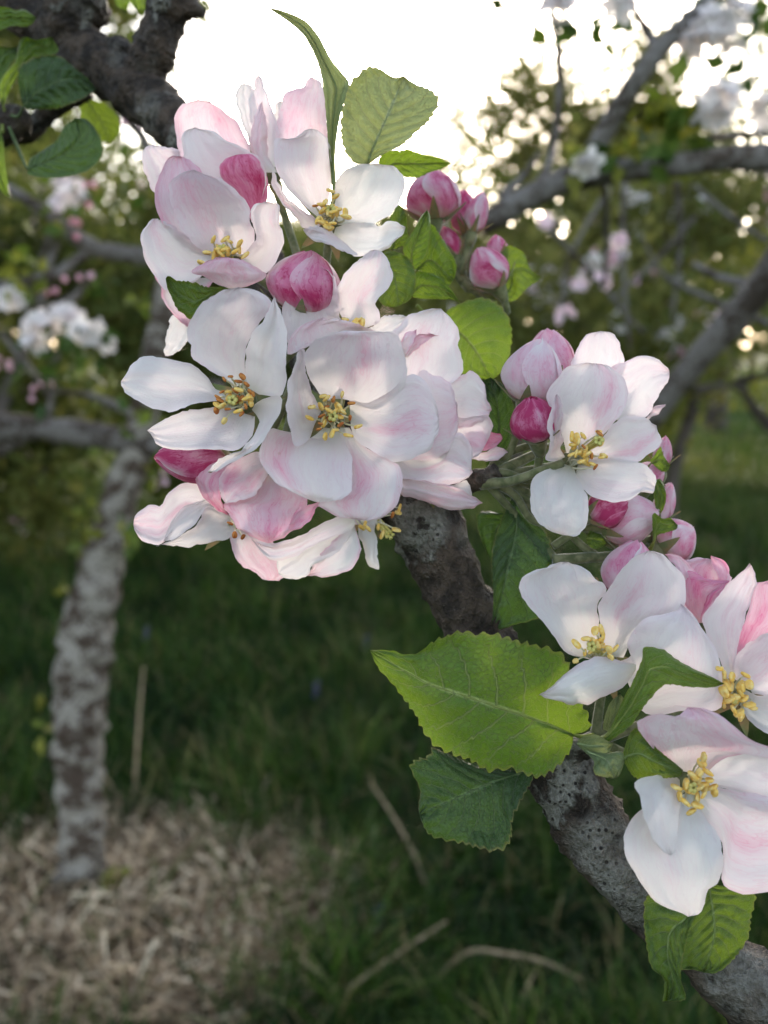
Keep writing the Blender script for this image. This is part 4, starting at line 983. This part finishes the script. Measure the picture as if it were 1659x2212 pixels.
# ------------------------------------------------------------------ ground, grass, straw
def ground_material():
    t = NT('ground_soil')
    geo = t.n('ShaderNodeNewGeometry'); pos = geo.outputs['Position']
    n1 = t.noise(pos, 1.1, 4, .6); n2 = t.noise(pos, 14, 4, .6)
    c = t.mix(t.smooth(n2, .35, .65), C4(.014, .026, .007), C4(.035, .058, .012))
    c = t.mix(t.math('MULTIPLY', t.smooth(n1, .5, .7), .5), c, C4(.055, .060, .016))
    pr = t.n('ShaderNodeBsdfPrincipled'); t.l(c, pr.inputs['Base Color']); pr.inputs['Roughness'].default_value = .95
    pr.inputs['Specular IOR Level'].default_value = .1
    t.l(t.bump(n2, .8, .05), pr.inputs['Normal'])
    t.l(pr.outputs[0], t.out.inputs[0])
    return t.m
gs = [-400, -120, -40, -15, -8, -4, -2, 0, 2, 4, 8, 15, 40, 120, 400]
gy = [-60, -20, -6, -2, 0, 1, 2, 3, 4, 6, 8, 12, 20, 40, 120, 400, 900]
GV = np.array([(x, y, -.004 + .02 * noise.noise(Vector((x * .4, y * .4, 0)))) for y in gy for x in gs])
tag(mesh_np('ground', GV, grid_faces(len(gy), len(gs)), ground_material()), kind='structure')

TB = ground(172, 1935)               # foot of the left tree
def straw_weight(x, y):
    d = np.hypot((x - TB.x - .10) / .62, (y - TB.y + .12) / .46)
    return d

def blades(n, xy, h, w, bend, name, mat, tones, label, cat=None, flat=0.0):
    """n curved, tapering blades in one mesh"""
    a = rng.uniform(0, 2 * np.pi, n)
    H = h; Wd = w
    dirx, diry = np.cos(a), np.sin(a)
    ld = rng.uniform(0, 2 * np.pi, n)
    lx, ly = np.cos(ld), np.sin(ld)
    lv = [0, .35, .7, 1.0]
    V = np.zeros((n, 7, 3))
    k = 0
    for i, t in enumerate(lv):
        off = bend * t ** 1.8
        cx = xy[:, 0] + lx * off * H; cy = xy[:, 1] + ly * off * H
        cz = H * t * np.sqrt(np.maximum(.05, 1 - .55 * np.minimum(1.2, bend) ** 1.2 * t))
        ww = Wd * (1 - t) ** .6 / 2
        if i < 3:
            V[:, k, 0] = cx - dirx * ww; V[:, k, 1] = cy - diry * ww; V[:, k, 2] = cz; k += 1
            V[:, k, 0] = cx + dirx * ww; V[:, k, 1] = cy + diry * ww; V[:, k, 2] = cz; k += 1
        else:
            V[:, k, 0] = cx; V[:, k, 1] = cy; V[:, k, 2] = cz; k += 1
    base = (np.arange(n) * 7)[:, None]
    T = np.array([[0, 1, 3], [0, 3, 2], [2, 3, 5], [2, 5, 4], [4, 5, 6]])
    F = (base[:, None, :] + T[None]).reshape(-1, 3)
    tone = np.repeat(tones, 7)
    o = mesh_np(name, V.reshape(-1, 3), F, mat, None, False, (0, 0, 0), {'tone': tone})
    return tag(o, label, cat, None, 'stuff')

M['grass'] = varied('grass_blades', [(.007, .022, .004), (.020, .056, .007), (.044, .098, .011), (.095, .155, .020), (.26, .21, .09)], .3, .5, .25)
M['straw'] = varied('straw', [(.06, .040, .020), (.32, .215, .125), (.60, .44, .28), (.82, .65, .45)], .1, .7, .25)
def wedge(n, y0, y1, p=1.0, m=.62):
    y = y0 + (y1 - y0) * rng.random(n) ** p
    x = (rng.random(n) * 2 - 1) * (m * y + .35)
    return np.stack([x, y], 1)
def clump(xy, f):
    return np.array([noise.noise(Vector((p[0] * f, p[1] * f, 2.2))) for p in xy])

n = 120000
xy = wedge(n, .9, 7.5, 1.45)
cl = clump(xy, 2.2); cl2 = clump(xy, 7)
keep = (rng.random(n) < np.clip((straw_weight(xy[:, 0], xy[:, 1]) - .62 + .25 * cl2) * 1.8, .10, 1))
xy, cl, cl2 = xy[keep], cl[keep], cl2[keep]
n = len(xy)
h = (.07 + .13 * rng.random(n)) * (1 + .55 * cl + .35 * cl2).clip(.3, 2)
tones = np.clip(.25 + .12 * np.clip((xy[:, 1] - 2.5) / 2, 0, 2) + .5 * cl2 + .3 * cl + .24 * rng.standard_normal(n), 0, .82)  # tone rises with distance, painting in the stronger light further back
tones[rng.random(n) < .06] = 1.0
blades(n, xy, h, rng.uniform(.003, .0085, n), rng.uniform(.15, 1.2, n), 'grass', M['grass'], tones, 'dark green uncut orchard grass in soft focus', 'grass')
n = 75000
xy = wedge(n, 7, 48, 1.7, .75)
cl = clump(xy, .8)
blades(n, xy, rng.uniform(.10, .22, n), rng.uniform(.010, .018, n) * (1 + xy[:, 1] / 14), rng.uniform(.2, 1.1, n), 'far_grass', M['grass'], np.clip(.74 + .4 * cl + .12 * rng.standard_normal(n), 0, .85), 'distant meadow grass under the orchard trees', 'grass')  # lighter blade tones carry the brighter light on the far grass

# straw mulch: flat lying stems round the foot of the left tree
def straw_heap(n, name, label, cx, cy, rx, ry, zmax, seed):
    r_ = np.random.default_rng(seed)
    rad = np.sqrt(r_.random(n)) ** .9; th = r_.uniform(0, 2 * np.pi, n)
    jitter = np.array([noise.noise(Vector((math.cos(t) * 1.7, math.sin(t) * 1.7, seed))) for t in th])
    rad = np.clip(rad * (1 + .45 * jitter + .12 * r_.standard_normal(n)), 0, 1.35)
    cxs = cx + rx * rad * np.cos(th); cys = cy + ry * rad * np.sin(th)
    az = r_.uniform(0, 2 * np.pi, n); tilt = r_.normal(0, .32, n)
    L_ = r_.uniform(.05, .26, n); w = r_.uniform(.002, .0058, n)
    z0 = zmax * (1 - rad ** 2).clip(0.05, 1) * r_.random(n) + .005
    dx, dy, dz = np.cos(az) * np.cos(tilt), np.sin(az) * np.cos(tilt), np.sin(tilt)
    sx, sy = -np.sin(az), np.cos(az)
    V = np.zeros((n, 6, 3)); bend = r_.normal(0, .012, n)
    for i, t in enumerate((-.5, 0, .5)):
        for s, sg in ((0, -1), (1, 1)):
            V[:, 2 * i + s, 0] = cxs + dx * L_ * t + sx * (sg * w / 2 + bend * (t * t * 4 - .5))
            V[:, 2 * i + s, 1] = cys + dy * L_ * t + sy * (sg * w / 2 + bend * (t * t * 4 - .5))
            V[:, 2 * i + s, 2] = np.maximum(.003, z0 + dz * L_ * t + sg * w * .3)
    b = (np.arange(n) * 6)[:, None]
    T = np.array([[0, 1, 3], [0, 3, 2], [2, 3, 5], [2, 5, 4]])
    F = (b[:, None, :] + T[None]).reshape(-1, 3)
    big = np.array([noise.noise(Vector((x * 9, y * 9, 5.0))) for x, y in zip(cxs, cys)])
    tone = np.clip(.5 + .34 * r_.standard_normal(n) + .7 * big, 0, 1)
    return tag(mesh_np(name, V.reshape(-1, 3), F, M['straw'], None, False, (0, 0, 0), {'tone': np.repeat(tone, 6)}), label, 'straw', None, 'stuff')
straw_heap(13000, 'straw_mulch', 'pale dry straw mulch spread round the foot of the lichened tree', TB.x + .08, TB.y - .13, .60, .44, .05, 5)

# single dry stalks that stand out from the grass
def stalk_thing(label, pts, r, tone=(.36, .27, .17)):
    c = [ground(x, y, z + .055) for x, y, z in pts]
    c[0].z = .01
    if 'stalk' not in M: M['stalk'] = simple('dry_stalk', tone, .7, .2, (.22, .16, .09), 60)
    o = tube('dry_stalk', c, [r] * (len(c) - 1) + [r * .5], M['stalk'], None, 7, 6, loc=c[0])
    tag(o, label, 'dry stalk', 'dry stalks lying in the grass')
stalk_thing('straight dry stalk leaning in the grass below the folded dark leaf', [(955, 1960, .02), (900, 1860, .03), (850, 1765, .05), (800, 1690, .08)], .0042)
stalk_thing('short upright dry stalk in the grass right of the straw', [(700, 1950, .01), (722, 1860, .05), (730, 1830, .06)], .0045)
stalk_thing('long grey stalk lying diagonally at the bottom centre', [(640, 2212, .02), (740, 2150, .03), (860, 2060, .04), (965, 1990, .05)], .0045)
stalk_thing('arching dry stalk across the bottom right grass', [(900, 2090, .04), (1000, 2062, .06), (1090, 2060, .06), (1180, 2080, .05), (1260, 2120, .03)], .0042)
stalk_thing('bent dry stem near the bottom of the frame', [(1120, 2240, .01), (1130, 2160, .04), (1160, 2090, .05)], .004)
stalk_thing('pale flattened stem at the edge of the straw', [(620, 2010, .03), (660, 2080, .03), (740, 2150, .02)], .006)
stalk_thing('thin dry stem standing behind the lichened trunk', [(285, 1720, .01), (300, 1560, .20), (310, 1440, .32)], .0045)

def bluebell(label, x, y, h):
    g = ground(x, y, h); foot = Vector((g.x, g.y, 0))
    o = empty('bluebell', foot, label, 'wildflower', 'small violet wildflowers in the grass')
    tube('stem', [foot, foot + Vector((.004, 0, h * .6)), g], [.0015, .0013, .001], M['downy'], o, 6, 5)
    if 'bluebell' not in M: M['bluebell'] = simple('bluebell', (.09, .08, .22), .6, .2, (.14, .11, .28), 80, .3)
    parts = []
    for k in range(5):
        b = g + Vector((math.cos(k * 2.4) * .008, math.sin(k * 2.4) * .008, -.011 * k))
        V, F, tri, _ = tube_arrays([b, b + Vector((.001, 0, -.005)), b + Vector((.001, 0, -.012)), b + Vector((.001, 0, -.015))], [.001, .003, .003, .0045], 8, 3)
        parts.append((V, [tuple(f) for f in F]))
    V, F = merge(parts)
    mesh_np('bells', V, F, M['bluebell'], o)
bluebell('tiny violet flower in the grass right of the lichened trunk', 315, 1350, .16)
bluebell('tiny violet flower in the dark grass above the folded leaf', 682, 1470, .15)
bluebell('tiny violet flower right of the straw near the bottom', 815, 1950, .10)
bluebell('faint violet flower left of the big leaf tip', 790, 1370, .16)

# ------------------------------------------------------------------ blossom and leaf tufts for the trees behind
M['far_petal'] = varied('far_petals', [(.82, .40, .50), (.84, .62, .68), (.83, .75, .75), (.85, .80, .77)], .35, .6, .2)
M['far_leaf'] = varied('far_leaves', [(.022, .050, .010), (.050, .095, .015), (.095, .140, .018), (.22, .22, .03)], .38, .5, .25)
M['hedge_leaf'] = varied('hedge_leaves', [(.022, .036, .010), (.058, .080, .018), (.115, .135, .030), (.20, .19, .050)], .5, .6, .2)
M['bark_white'] = bark_far('bark_lichened', (.075, .052, .038), (.36, .32, .27), .49, 20)
M['bark_grey'] = bark_far('bark_grey', (.07, .055, .045), (.21, .19, .175), .52, 16)
M['bark_dull'] = bark_far('bark_dull', (.045, .036, .028), (.12, .10, .085), .52, 4)

def petal_fan(c, nrm, r, rg, tone):
    """five cupped petals of a distant flower"""
    nrm = nrm.normalized(); s = nrm.orthogonal().normalized(); t = nrm.cross(s)
    V, F, T = [], [], []
    for k in range(5):
        a = 6.28 * k / 5 + rg.uniform(-.2, .2)
        d1 = s * math.cos(a) + t * math.sin(a); d2 = nrm.cross(d1)
        lift = rg.uniform(.1, .6)
        i = len(V)
        V += [c, c + (d1 * .55 - d2 * .42 + nrm * lift * .35) * r, c + (d1 * .62 + nrm * lift * .2) * r, c + (d1 * .55 + d2 * .42 + nrm * lift * .35) * r,
              c + (d1 * 1.0 - d2 * .25 + nrm * lift * .8) * r, c + (d1 * 1.0 + d2 * .25 + nrm * lift * .8) * r]
        F += [(i, i + 1, i + 2), (i, i + 2, i + 3), (i + 1, i + 4, i + 2), (i + 2, i + 4, i + 5), (i + 2, i + 5, i + 3)]
        T += [min(1, max(0, tone + rg.uniform(-.15, .15)))] * 6
    return V, F, T

def blossom_tuft(c, R, nf, seed, tone=.8, r=.021, parent=None, up=.35):
    rg = random.Random(seed); VV, FF, TT = [], [], []
    for k in range(nf):
        d = Vector((rg.gauss(0, 1), rg.gauss(0, 1) - .5, rg.gauss(0, 1) + up)).normalized()
        V, F, T = petal_fan(c + d * R * rg.uniform(.45, 1), d, r * rg.uniform(.8, 1.15), rg, tone)
        o = len(VV); VV += V; FF += [tuple(q + o for q in f) for f in F]; TT += T
    return mesh_np('blossom_cluster', np.array([tuple(v) for v in VV]), FF, M['far_petal'], parent, True, None, {'tone': np.array(TT)})

def leaf_quads(centers, normals_jit, size, rg, tone, tone_j=.2):
    """folded pointed leaves (4 triangles) at the given centres"""
    nL = len(centers)
    d = rg.standard_normal((nL, 3)); d[:, 2] -= .25; d /= np.linalg.norm(d, axis=1)[:, None]
    q = rg.standard_normal((nL, 3)); s = np.cross(d, q); s /= np.linalg.norm(s, axis=1)[:, None]
    nn = np.cross(d, s)
    sz = size * rg.uniform(.6, 1.25, nL)[:, None]
    C = np.asarray(centers)
    V = np.stack([C, C + d * sz * .5 - s * sz * .30 + nn * sz * .10, C + d * sz * .52, C + d * sz * .5 + s * sz * .30 + nn * sz * .10, C + d * sz * 1.05 - nn * sz * .08], 1)
    b = (np.arange(nL) * 5)[:, None]
    F = (b[:, None, :] + np.array([[0, 1, 2], [0, 2, 3], [1, 4, 2], [2, 4, 3]])[None]).reshape(-1, 3)
    tn = np.repeat(np.clip(tone + tone_j * rg.standard_normal(nL), 0, 1), 5)
    return V.reshape(-1, 3), F, tn

def leaf_tuft(c, R, nl, seed, tone, size=.045, parent=None, name='leaf_cluster', mat='far_leaf'):
    rg = np.random.default_rng(seed)
    C = np.array(c) + rg.standard_normal((nl, 3)) * R * .55
    V, F, tn = leaf_quads(C, None, size, rg, tone)
    o = mesh_np(name, V, F, M[mat], parent, True, None, {'tone': tn}); o['kind'] = 'stuff'
    return o

def bud_tuft(c, nb, seed, parent, R=.02):
    rg = random.Random(seed); parts = []; 
    for k in range(nb):
        p = c + Vector((rg.gauss(0, 1), rg.gauss(0, 1), rg.gauss(0, 1))) * R
        d = Vector((rg.gauss(0, .5), rg.gauss(0, .5), 1)).normalized()
        V, F, tri, _ = tube_arrays([p, p + d * .004, p + d * .010, p + d * .014], [.002, .006, .0055, .001], 7, 3)
        parts.append((V, [tuple(f) for f in F]))
    V, F = merge(parts)
    o = mesh_np('bud_cluster', V, F, M['far_petal'], parent, True, None, {'tone': np.array([rg.uniform(0, .35)] * len(V))}); o['kind'] = 'stuff'
    return o

# ------------------------------------------------------------------ the lichened tree on the left
LT = empty('apple_tree', (TB.x, TB.y, 0), 'old apple tree with white lichened trunk leaning out of the straw', 'tree')
Y0 = TB.y
def tpts(L, Y=Y0):
    return [at_y(x, y, Y + dy) for x, y, w, dy in L], [w / 2 * K * (Y + dy) * .88 for x, y, w, dy in L]
def limb_far(L, parent, mat, name='branch', n=18, rough=.22, rf=16, Y=Y0, sub=8):
    Pp, Rr = tpts(L, Y)
    return tube(name, Pp, Rr, M[mat], parent, n, sub, rough, rf)
trunk = [(165, 2000, 210, .0), (170, 1935, 165, 0), (174, 1880, 126, 0), (176, 1820, 112, 0), (172, 1700, 116, .01), (168, 1560, 122, .02), (178, 1430, 124, .03), (200, 1300, 112, .04), (225, 1200, 100, .06), (262, 1080, 84, .08),
         (298, 950, 70, .10), (325, 830, 62, .12), (345, 720, 58, .14), (365, 600, 54, .16), (400, 450, 34, .2), (440, 350, 14, .25), (455, 310, 4, .27)]
def trunk_shape(t, a, v, r):
    k = .05 * r * math.sin(v[2] * 95 + 4 * noise.noise(Vector((v[2] * 9, a, 0)))) * max(0, .4 + noise.noise(Vector((v[2] * 7, 3, a)))) + .30 * r * max(0, noise.noise(Vector((v[0] * 22, v[1] * 22, v[2] * 26))))
    return k
Pp, Rr = tpts(trunk)
Pp[0].z = -.03
tube('trunk', Pp, Rr, M['bark_white'], LT, 26, 12, .25, 25, 0, trunk_shape)
limb_far([(345, 965, 66, .11), (250, 950, 62, .08), (120, 928, 60, .05), (0, 925, 72, 0), (-120, 910, 80, -.05), (-300, 850, 84, -.1)], LT, 'bark_grey')
limb_far([(60, 935, 36, .05), (0, 965, 50, .02), (-80, 1010, 44, 0)], LT, 'bark_grey')
limb_far([(340, 560, 40, .12), (270, 548, 40, .10), (200, 535, 38, .06), (120, 475, 28, .02), (30, 415, 24, -.02), (-80, 370, 20, -.05)], LT, 'bark_grey')
limb_far([(205, 535, 26, .06), (160, 565, 24, .05), (110, 595, 24, .03), (0, 618, 26, .0), (-120, 640, 26, -.04)], LT, 'bark_grey')
limb_far([(125, 520, 14, .03), (100, 590, 15, .02), (85, 670, 14, 0), (60, 760, 10, 0)], LT, 'bark_grey')
limb_far([(85, 670, 16, .0), (150, 650, 16, .0), (190, 610, 12, 0), (175, 590, 8, 0)], LT, 'bark_grey')
limb_far([(105, 930, 18, .05), (110, 860, 16, .05), (120, 780, 14, .05), (150, 720, 10, .04)], LT, 'bark_grey')
limb_far([(300, 900, 20, .1), (200, 855, 16, .1), (110, 845, 12, .08)], LT, 'bark_grey')
limb_far([(360, 420, 26, .2), (310, 300, 28, .15), (255, 235, 24, .1), (180, 120, 18, .1)], LT, 'bark_grey')
limb_far([(0, 720, 12, 0), (60, 790, 16, .02), (110, 860, 14, .05)], LT, 'bark_grey')
for i, (x, y, R, nf, tn) in enumerate([(92, 712, 42, 13, .85), (140, 690, 40, 12, .8), (188, 715, 40, 13, .9), (220, 740, 26, 7, .85), (75, 745, 30, 6, .75), (12, 652, 40, 10, .85), (150, 412, 34, 9, .7), (128, 432, 20, 4, .6)]):
    c = at_y(x, y, Y0 - .08 + .04 * math.sin(i * 3)); blossom_tuft(c, R * K * Y0 * .8, nf, 40 + i, tn, .018, LT)
for i, (x, y, R, nl, tn) in enumerate([(150, 775, 50, 26, .2), (195, 740, 30, 8, .25), (60, 590, 60, 14, .85), (20, 590, 40, 10, .8), (140, 385, 30, 6, .6), (135, 470, 30, 7, .5), (165, 1130, 40, 11, .9),
                                       (195, 1075, 30, 8, .8), (160, 1190, 26, 5, .85), (130, 1280, 20, 3, .9), (275, 1160, 34, 8, .65), (305, 650, 30, 6, .85), (290, 900, 30, 6, .7), (85, 1500, 20, 3, 1), (95, 1580, 22, 4, 1),
                                       (240, 1915, 40, 10, .9), (330, 1010, 26, 6, .7), (100, 660, 40, 8, .5), (60, 800, 40, 9, .3), (220, 620, 40, 7, .35), (110, 810, 50, 10, .2), (250, 420, 60, 12, .3)]):
    leaf_tuft(at_y(x, y, Y0 - .03 + .05 * math.sin(i * 5)), R * K * Y0, nl, 60 + i, tn, .038, LT)
for i, (x, y) in enumerate([(20, 790), (80, 830), (185, 585), (345, 1035), (160, 480), (190, 430), (110, 630), (260, 190), (265, 270)]):
    bud_tuft(at_y(x, y, Y0), 4, 90 + i, LT, .014)

# ------------------------------------------------------------------ the apple tree on the right, its trunk outside the frame
RT_Y = 1.05
rt_foot = at_y(2450, 700, 1.3); rt_foot.z = 0
RT = empty('apple_tree', rt_foot, 'grey apple branches reaching in from the right above the buds', 'tree')
def rl(L, **k):
    return limb_far(L, RT, 'bark_grey', Y=RT_Y, **k)
tube('trunk', [rt_foot + Vector((0, 0, -.03)), rt_foot + Vector((.02, 0, .5)), rt_foot + Vector((-.03, -.05, 1.0)), at_y(2380, 330, 1.2), at_y(2300, -200, 1.15)], [.09, .075, .07, .06, .04], M['bark_grey'], RT, 20, 8, .2, 16)
rl([(1035, 490, 56, .06), (1120, 440, 56, .05), (1190, 405, 58, .04), (1260, 378, 60, .03), (1400, 362, 52, .0), (1540, 345, 54, 0), (1659, 338, 64, 0), (1900, 330, 70, .05), (2380, 330, 90, .15)])
rl([(1255, 380, 52, .03), (1290, 320, 52, .02), (1330, 240, 46, .0), (1380, 165, 42, -.02), (1425, 105, 40, -.02), (1480, 50, 34, -.02), (1540, -5, 32, 0), (1640, -110, 26, 0)])
rl([(1422, 115, 26, -.02), (1400, 70, 20, 0), (1375, 30, 16, 0), (1340, -30, 12, 0)])
rl([(1165, 400, 24, .05), (1190, 340, 20, .1), (1205, 250, 18, .1), (1208, 120, 20, .1), (1195, 40, 18, .1), (1190, -50, 14, .1)])
rl([(1480, 305, 12, .02), (1570, 295, 16, .02), (1659, 290, 16, .02), (1850, 300, 20, .05)])
rl([(1165, 330, 12, .08), (1130, 380, 14, .08), (1080, 425, 16, .06)])
rl([(1300, 350, 16, .02), (1310, 480, 12, .2), (1305, 620, 10, .3)])
for i, (x, y, R, nf, tn) in enumerate([(1548, 230, 46, 16, .85), (1535, 62, 44, 12, .85), (1575, 55, 40, 10, .9), (1205, 12, 34, 10, .8), (1655, 240, 26, 6, .9), (1335, 12, 30, 6, .8), (1265, 355, 14, 3, .9), (1500, 90, 24, 5, .8)]):
    blossom_tuft(at_y(x, y, RT_Y - .03), R * K * RT_Y * .85, nf, 140 + i, tn, .016, RT)
for i, (x, y, R, nl, tn) in enumerate([(1430, 270, 60, 26, .75), (1380, 275, 40, 12, .95), (1480, 265, 40, 12, .8), (1500, 60, 36, 9, .35), (1590, 110, 40, 10, .3), (1575, 160, 40, 7, .2), (1240, 80, 40, 8, .5), (1230, 345, 24, 6, .9),
                                       (1275, 60, 40, 5, .4), (1640, 30, 40, 10, .25), (1420, 320, 40, 12, .5), (1310, 30, 30, 6, .4), (1060, 25, 24, 4, .5), (1600, 10, 40, 9, .4), (1350, 330, 30, 9, .7)]):
    leaf_tuft(at_y(x, y, RT_Y + .02 * math.sin(i * 3)), R * K * RT_Y, nl, 160 + i, tn, .034, RT)
# second limb of that tree, lower and further back
tube('branch', [at_y(1370, 960, 1.75), at_y(1440, 860, 1.7), at_y(1540, 740, 1.62), at_y(1659, 605, 1.55), at_y(1800, 450, 1.45), at_y(2300, 250, 1.3)], [.020, .024, .026, .03, .034, .05], M['bark_grey'], RT, 16, 8, .2, 16)
tube('branch', [at_y(1659, 620, 1.6), at_y(1560, 600, 1.7), at_y(1500, 570, 1.8)], [.010, .008, .005], M['bark_grey'], RT, 10, 8, .2, 16)
for L_ in ([(1350, 380, 14, 0), (1345, 540, 12, 0), (1360, 760, 8, 0)], [(1500, 470, 14, 0), (1420, 560, 12, .1), (1320, 650, 7, .1)], [(1659, 700, 18, 0), (1520, 640, 14, 0), (1430, 590, 10, 0), (1380, 500, 6, 0)],
           [(1170, 480, 12, 0), (1260, 570, 12, .1), (1390, 720, 8, .1)], [(1300, 430, 12, .1), (1230, 560, 10, .1), (1210, 700, 7, .1)], [(1659, 520, 14, .1), (1580, 470, 12, .1), (1500, 400, 8, .1)], [(1460, 380, 16, 0), (1470, 520, 12, .1), (1450, 700, 8, .1)]):
    limb_far(L_, RT, 'bark_grey', 'twig', 8, .1, 16, 2.2, 5)
for i, (x, y) in enumerate([(1545, 692), (1250, 622), (1180, 478), (1220, 682), (1335, 525), (1300, 610)]):
    blossom_tuft(at_y(x, y, 1.7), .012, 4, 190 + i, .45, .016, RT)

# ------------------------------------------------------------------ orchard trees and hedge trees behind
def grow(rg, p, d, r, ln, depth, segs, tips, spread=.75, up=.25):
    n = 4
    pts, rad = [p], [r]
    for i in range(n):
        d = (d + Vector((rg.gauss(0, .16), rg.gauss(0, .16), rg.gauss(0, .12) + up * .12))).normalized()
        p = p + d * (ln / n)
        pts.append(p); rad.append(r * (1 - .38 * (i + 1) / n))
    segs.append((pts, rad))
    if depth == 0:
        tips += pts[1:]
        return
    if depth <= 2: tips += pts[2:]
    for k in range(rg.choice((2, 3, 3))):
        nd = (d + Vector((rg.gauss(0, spread), rg.gauss(0, spread), rg.gauss(0, spread * .6) + up))).normalized()
        q = pts[-1] if k < 2 else pts[rg.choice((2, 3))]
        grow(rg, q, nd, rad[-1] * .72, ln * rg.uniform(.62, .85), depth - 1, segs, tips, spread, up)

def orchard_tree(label, X, Y, height, seed, leaves, tone, size, depth=5, spread=.75, up=.25, blossoms=0, group='orchard and hedge trees behind the blossoms', mat='hedge_leaf', bark='bark_dull', trunk=.16, tj=.22, puff=.16, r0=None, name='orchard_tree'):
    rg = random.Random(seed); ng = np.random.default_rng(seed)
    o = empty(name, (X, Y, 0), label, 'tree', group)
    segs, tips = [], []
    r0 = r0 or height * .022
    base = Vector((X, Y, -.03))
    th = height * trunk
    tr = [base, base + Vector((rg.gauss(0, .03), rg.gauss(0, .03), th * .5)), base + Vector((rg.gauss(0, .06), rg.gauss(0, .06), th))]
    tube('trunk', tr, [r0 * 1.35, r0 * 1.05, r0], M[bark], o, 12, 5, .15, 6)
    for k in range(3):
        a = 6.28 * k / 3 + rg.uniform(-.5, .5)
        grow(rg, tr[-1], Vector((math.cos(a) * spread, math.sin(a) * spread, .8)).normalized(), r0 * .72, height * .30, depth - 1, segs, tips, spread, up)
    # rescale the crown so that the tree has the height asked for
    top = max(p.z for p in tips); kz = (height - th) / max(.1, top - th)
    fix = lambda p: Vector((X + (p.x - X) * (.5 + .5 * kz), Y + (p.y - Y) * (.5 + .5 * kz), th + ((p.z - th) * kz if p.z > th else .3 * abs(p.z - th) * kz)))
    parts = []
    for pts, rad in segs:
        V, F, tri, _ = tube_arrays([fix(p) for p in pts], rad, 5 if rad[0] < r0 * .3 else 8, 1)
        parts.append((V, [tuple(f) for f in F]))
    V, F = merge(parts)
    lo = mesh_np('limbs', V, F, M[bark], o); lo['kind'] = 'stuff'
    tp = np.array([tuple(fix(p)) for p in tips])
    idx = ng.integers(0, len(tp), leaves)
    C = tp[idx] + ng.standard_normal((leaves, 3)) * puff * height / 3
    V, F, tn = leaf_quads(C, None, size, ng, 0, tj)
    cln = np.array([noise.noise(Vector((c[0] * 1.5, c[1] * 1.5, c[2] * 1.5 + seed))) for c in C])
    tn = np.clip(np.repeat(tone + .3 * cln, 5) + tn * 1.0 - tj * .0, 0, 1)
    co = mesh_np('crown', V, F, M[mat], o, True, None, {'tone': tn}); co['kind'] = 'stuff'
    if blossoms:
        VV, FF, TT = [], [], []
        for k in range(blossoms):
            c = Vector(tp[rg.randrange(len(tp))])
            t0 = rg.choice((.15, .5, .85, .9))
            for q in range(4):
                V, F, T = petal_fan(c + Vector((rg.gauss(0, .02), rg.gauss(0, .02), rg.gauss(0, .02))), Vector((rg.gauss(0, 1), rg.gauss(0, 1) - .5, rg.gauss(0, 1))), .022, rg, t0)
                s = len(VV); VV += V; FF += [tuple(i + s for i in f) for f in F]; TT += T
        bo = mesh_np('blossom', np.array([tuple(v) for v in VV]), FF, M['far_petal'], o, True, None, {'tone': np.array(TT)}); bo['kind'] = 'stuff'
    return o

def bx(x, Y):
    return at_y(x, 750, Y).x
orchard_tree('dark bushy orchard tree behind the left blossoms', bx(-170, 4.2), 4.2, 3.3, 1, 30000, .5, .075, 5, .85, .1, 110, trunk=.12)
orchard_tree('shadowed orchard tree behind the centre of the cluster', bx(430, 5.6), 5.6, 2.2, 3, 14000, .52, .08, 5, .9, .05, 60, trunk=.14)
orchard_tree('low twiggy orchard tree right of the cluster', bx(1130, 4.4), 4.4, 2.25, 4, 8000, .75, .06, 5, .9, .1, 120, trunk=.42, r0=.035)
orchard_tree('twiggy orchard tree below the grey branches', bx(1480, 5.0), 5.0, 2.35, 5, 8000, .72, .065, 5, .9, .1, 110, trunk=.42, r0=.04)
orchard_tree('tall thin brownish tree against the sky at the upper right', bx(1330, 10), 10, 4.9, 7, 15000, .95, .075, 6, .50, .40, 0, trunk=.2, puff=.05)
orchard_tree('tall airy tree in front of the bluish sky at the right', bx(1560, 12), 12, 6.2, 8, 10000, .7, .08, 6, .55, .35, 0, trunk=.2, puff=.05)
orchard_tree('thin tree at the edge of the bright sky', bx(1110, 11), 11, 4.3, 9, 10000, .8, .075, 6, .55, .35, 0, trunk=.2, puff=.06)
orchard_tree('broad dark hedge tree far behind at the left', bx(-300, 26.4), 26.4, 13.90, 10, 36000, .45, 0.32, 5, .8, .1, 0, trunk=.1)
orchard_tree('round dark hedge tree far behind on the right', bx(1480, 28.6), 28.6, 7.08, 11, 18000, .5, 0.30, 5, .85, .05, 0, trunk=.1)
orchard_tree('sunlit yellow green hedge bush at the right frame edge', bx(1720, 8.5), 8.5, 2.6, 12, 14000, .95, .08, 5, .85, .05, 0, trunk=.1, mat='far_leaf')
orchard_tree('far hedge tree behind the centre gap', bx(820, 35.2), 35.2, 6.6, 13, 28000, .42, 0.30, 5, .9, .05, 0, trunk=.1)
orchard_tree('far hedge tree left of the centre gap', bx(300, 30.8), 30.8, 6.64, 14, 26000, .45, 0.32, 5, .85, .05, 0, trunk=.1)
orchard_tree('low far hedge tree right of the centre gap', bx(1130, 39.6), 39.6, 6.42, 15, 22000, .45, 0.32, 5, .9, .05, 0, trunk=.1)
orchard_tree('far hedge tree showing at the left frame edge behind the dark bushy tree', bx(-330, 33), 33, 12.80, 16, 12000, .34, 0.34, 5, .85, .05, 0, trunk=.1)
orchard_tree('low dark orchard tree hidden mostly behind the centre blossom', bx(860, 7.5), 7.5, 2.25, 18, 16000, .5, .09, 5, .8, .1, 40, trunk=.3)
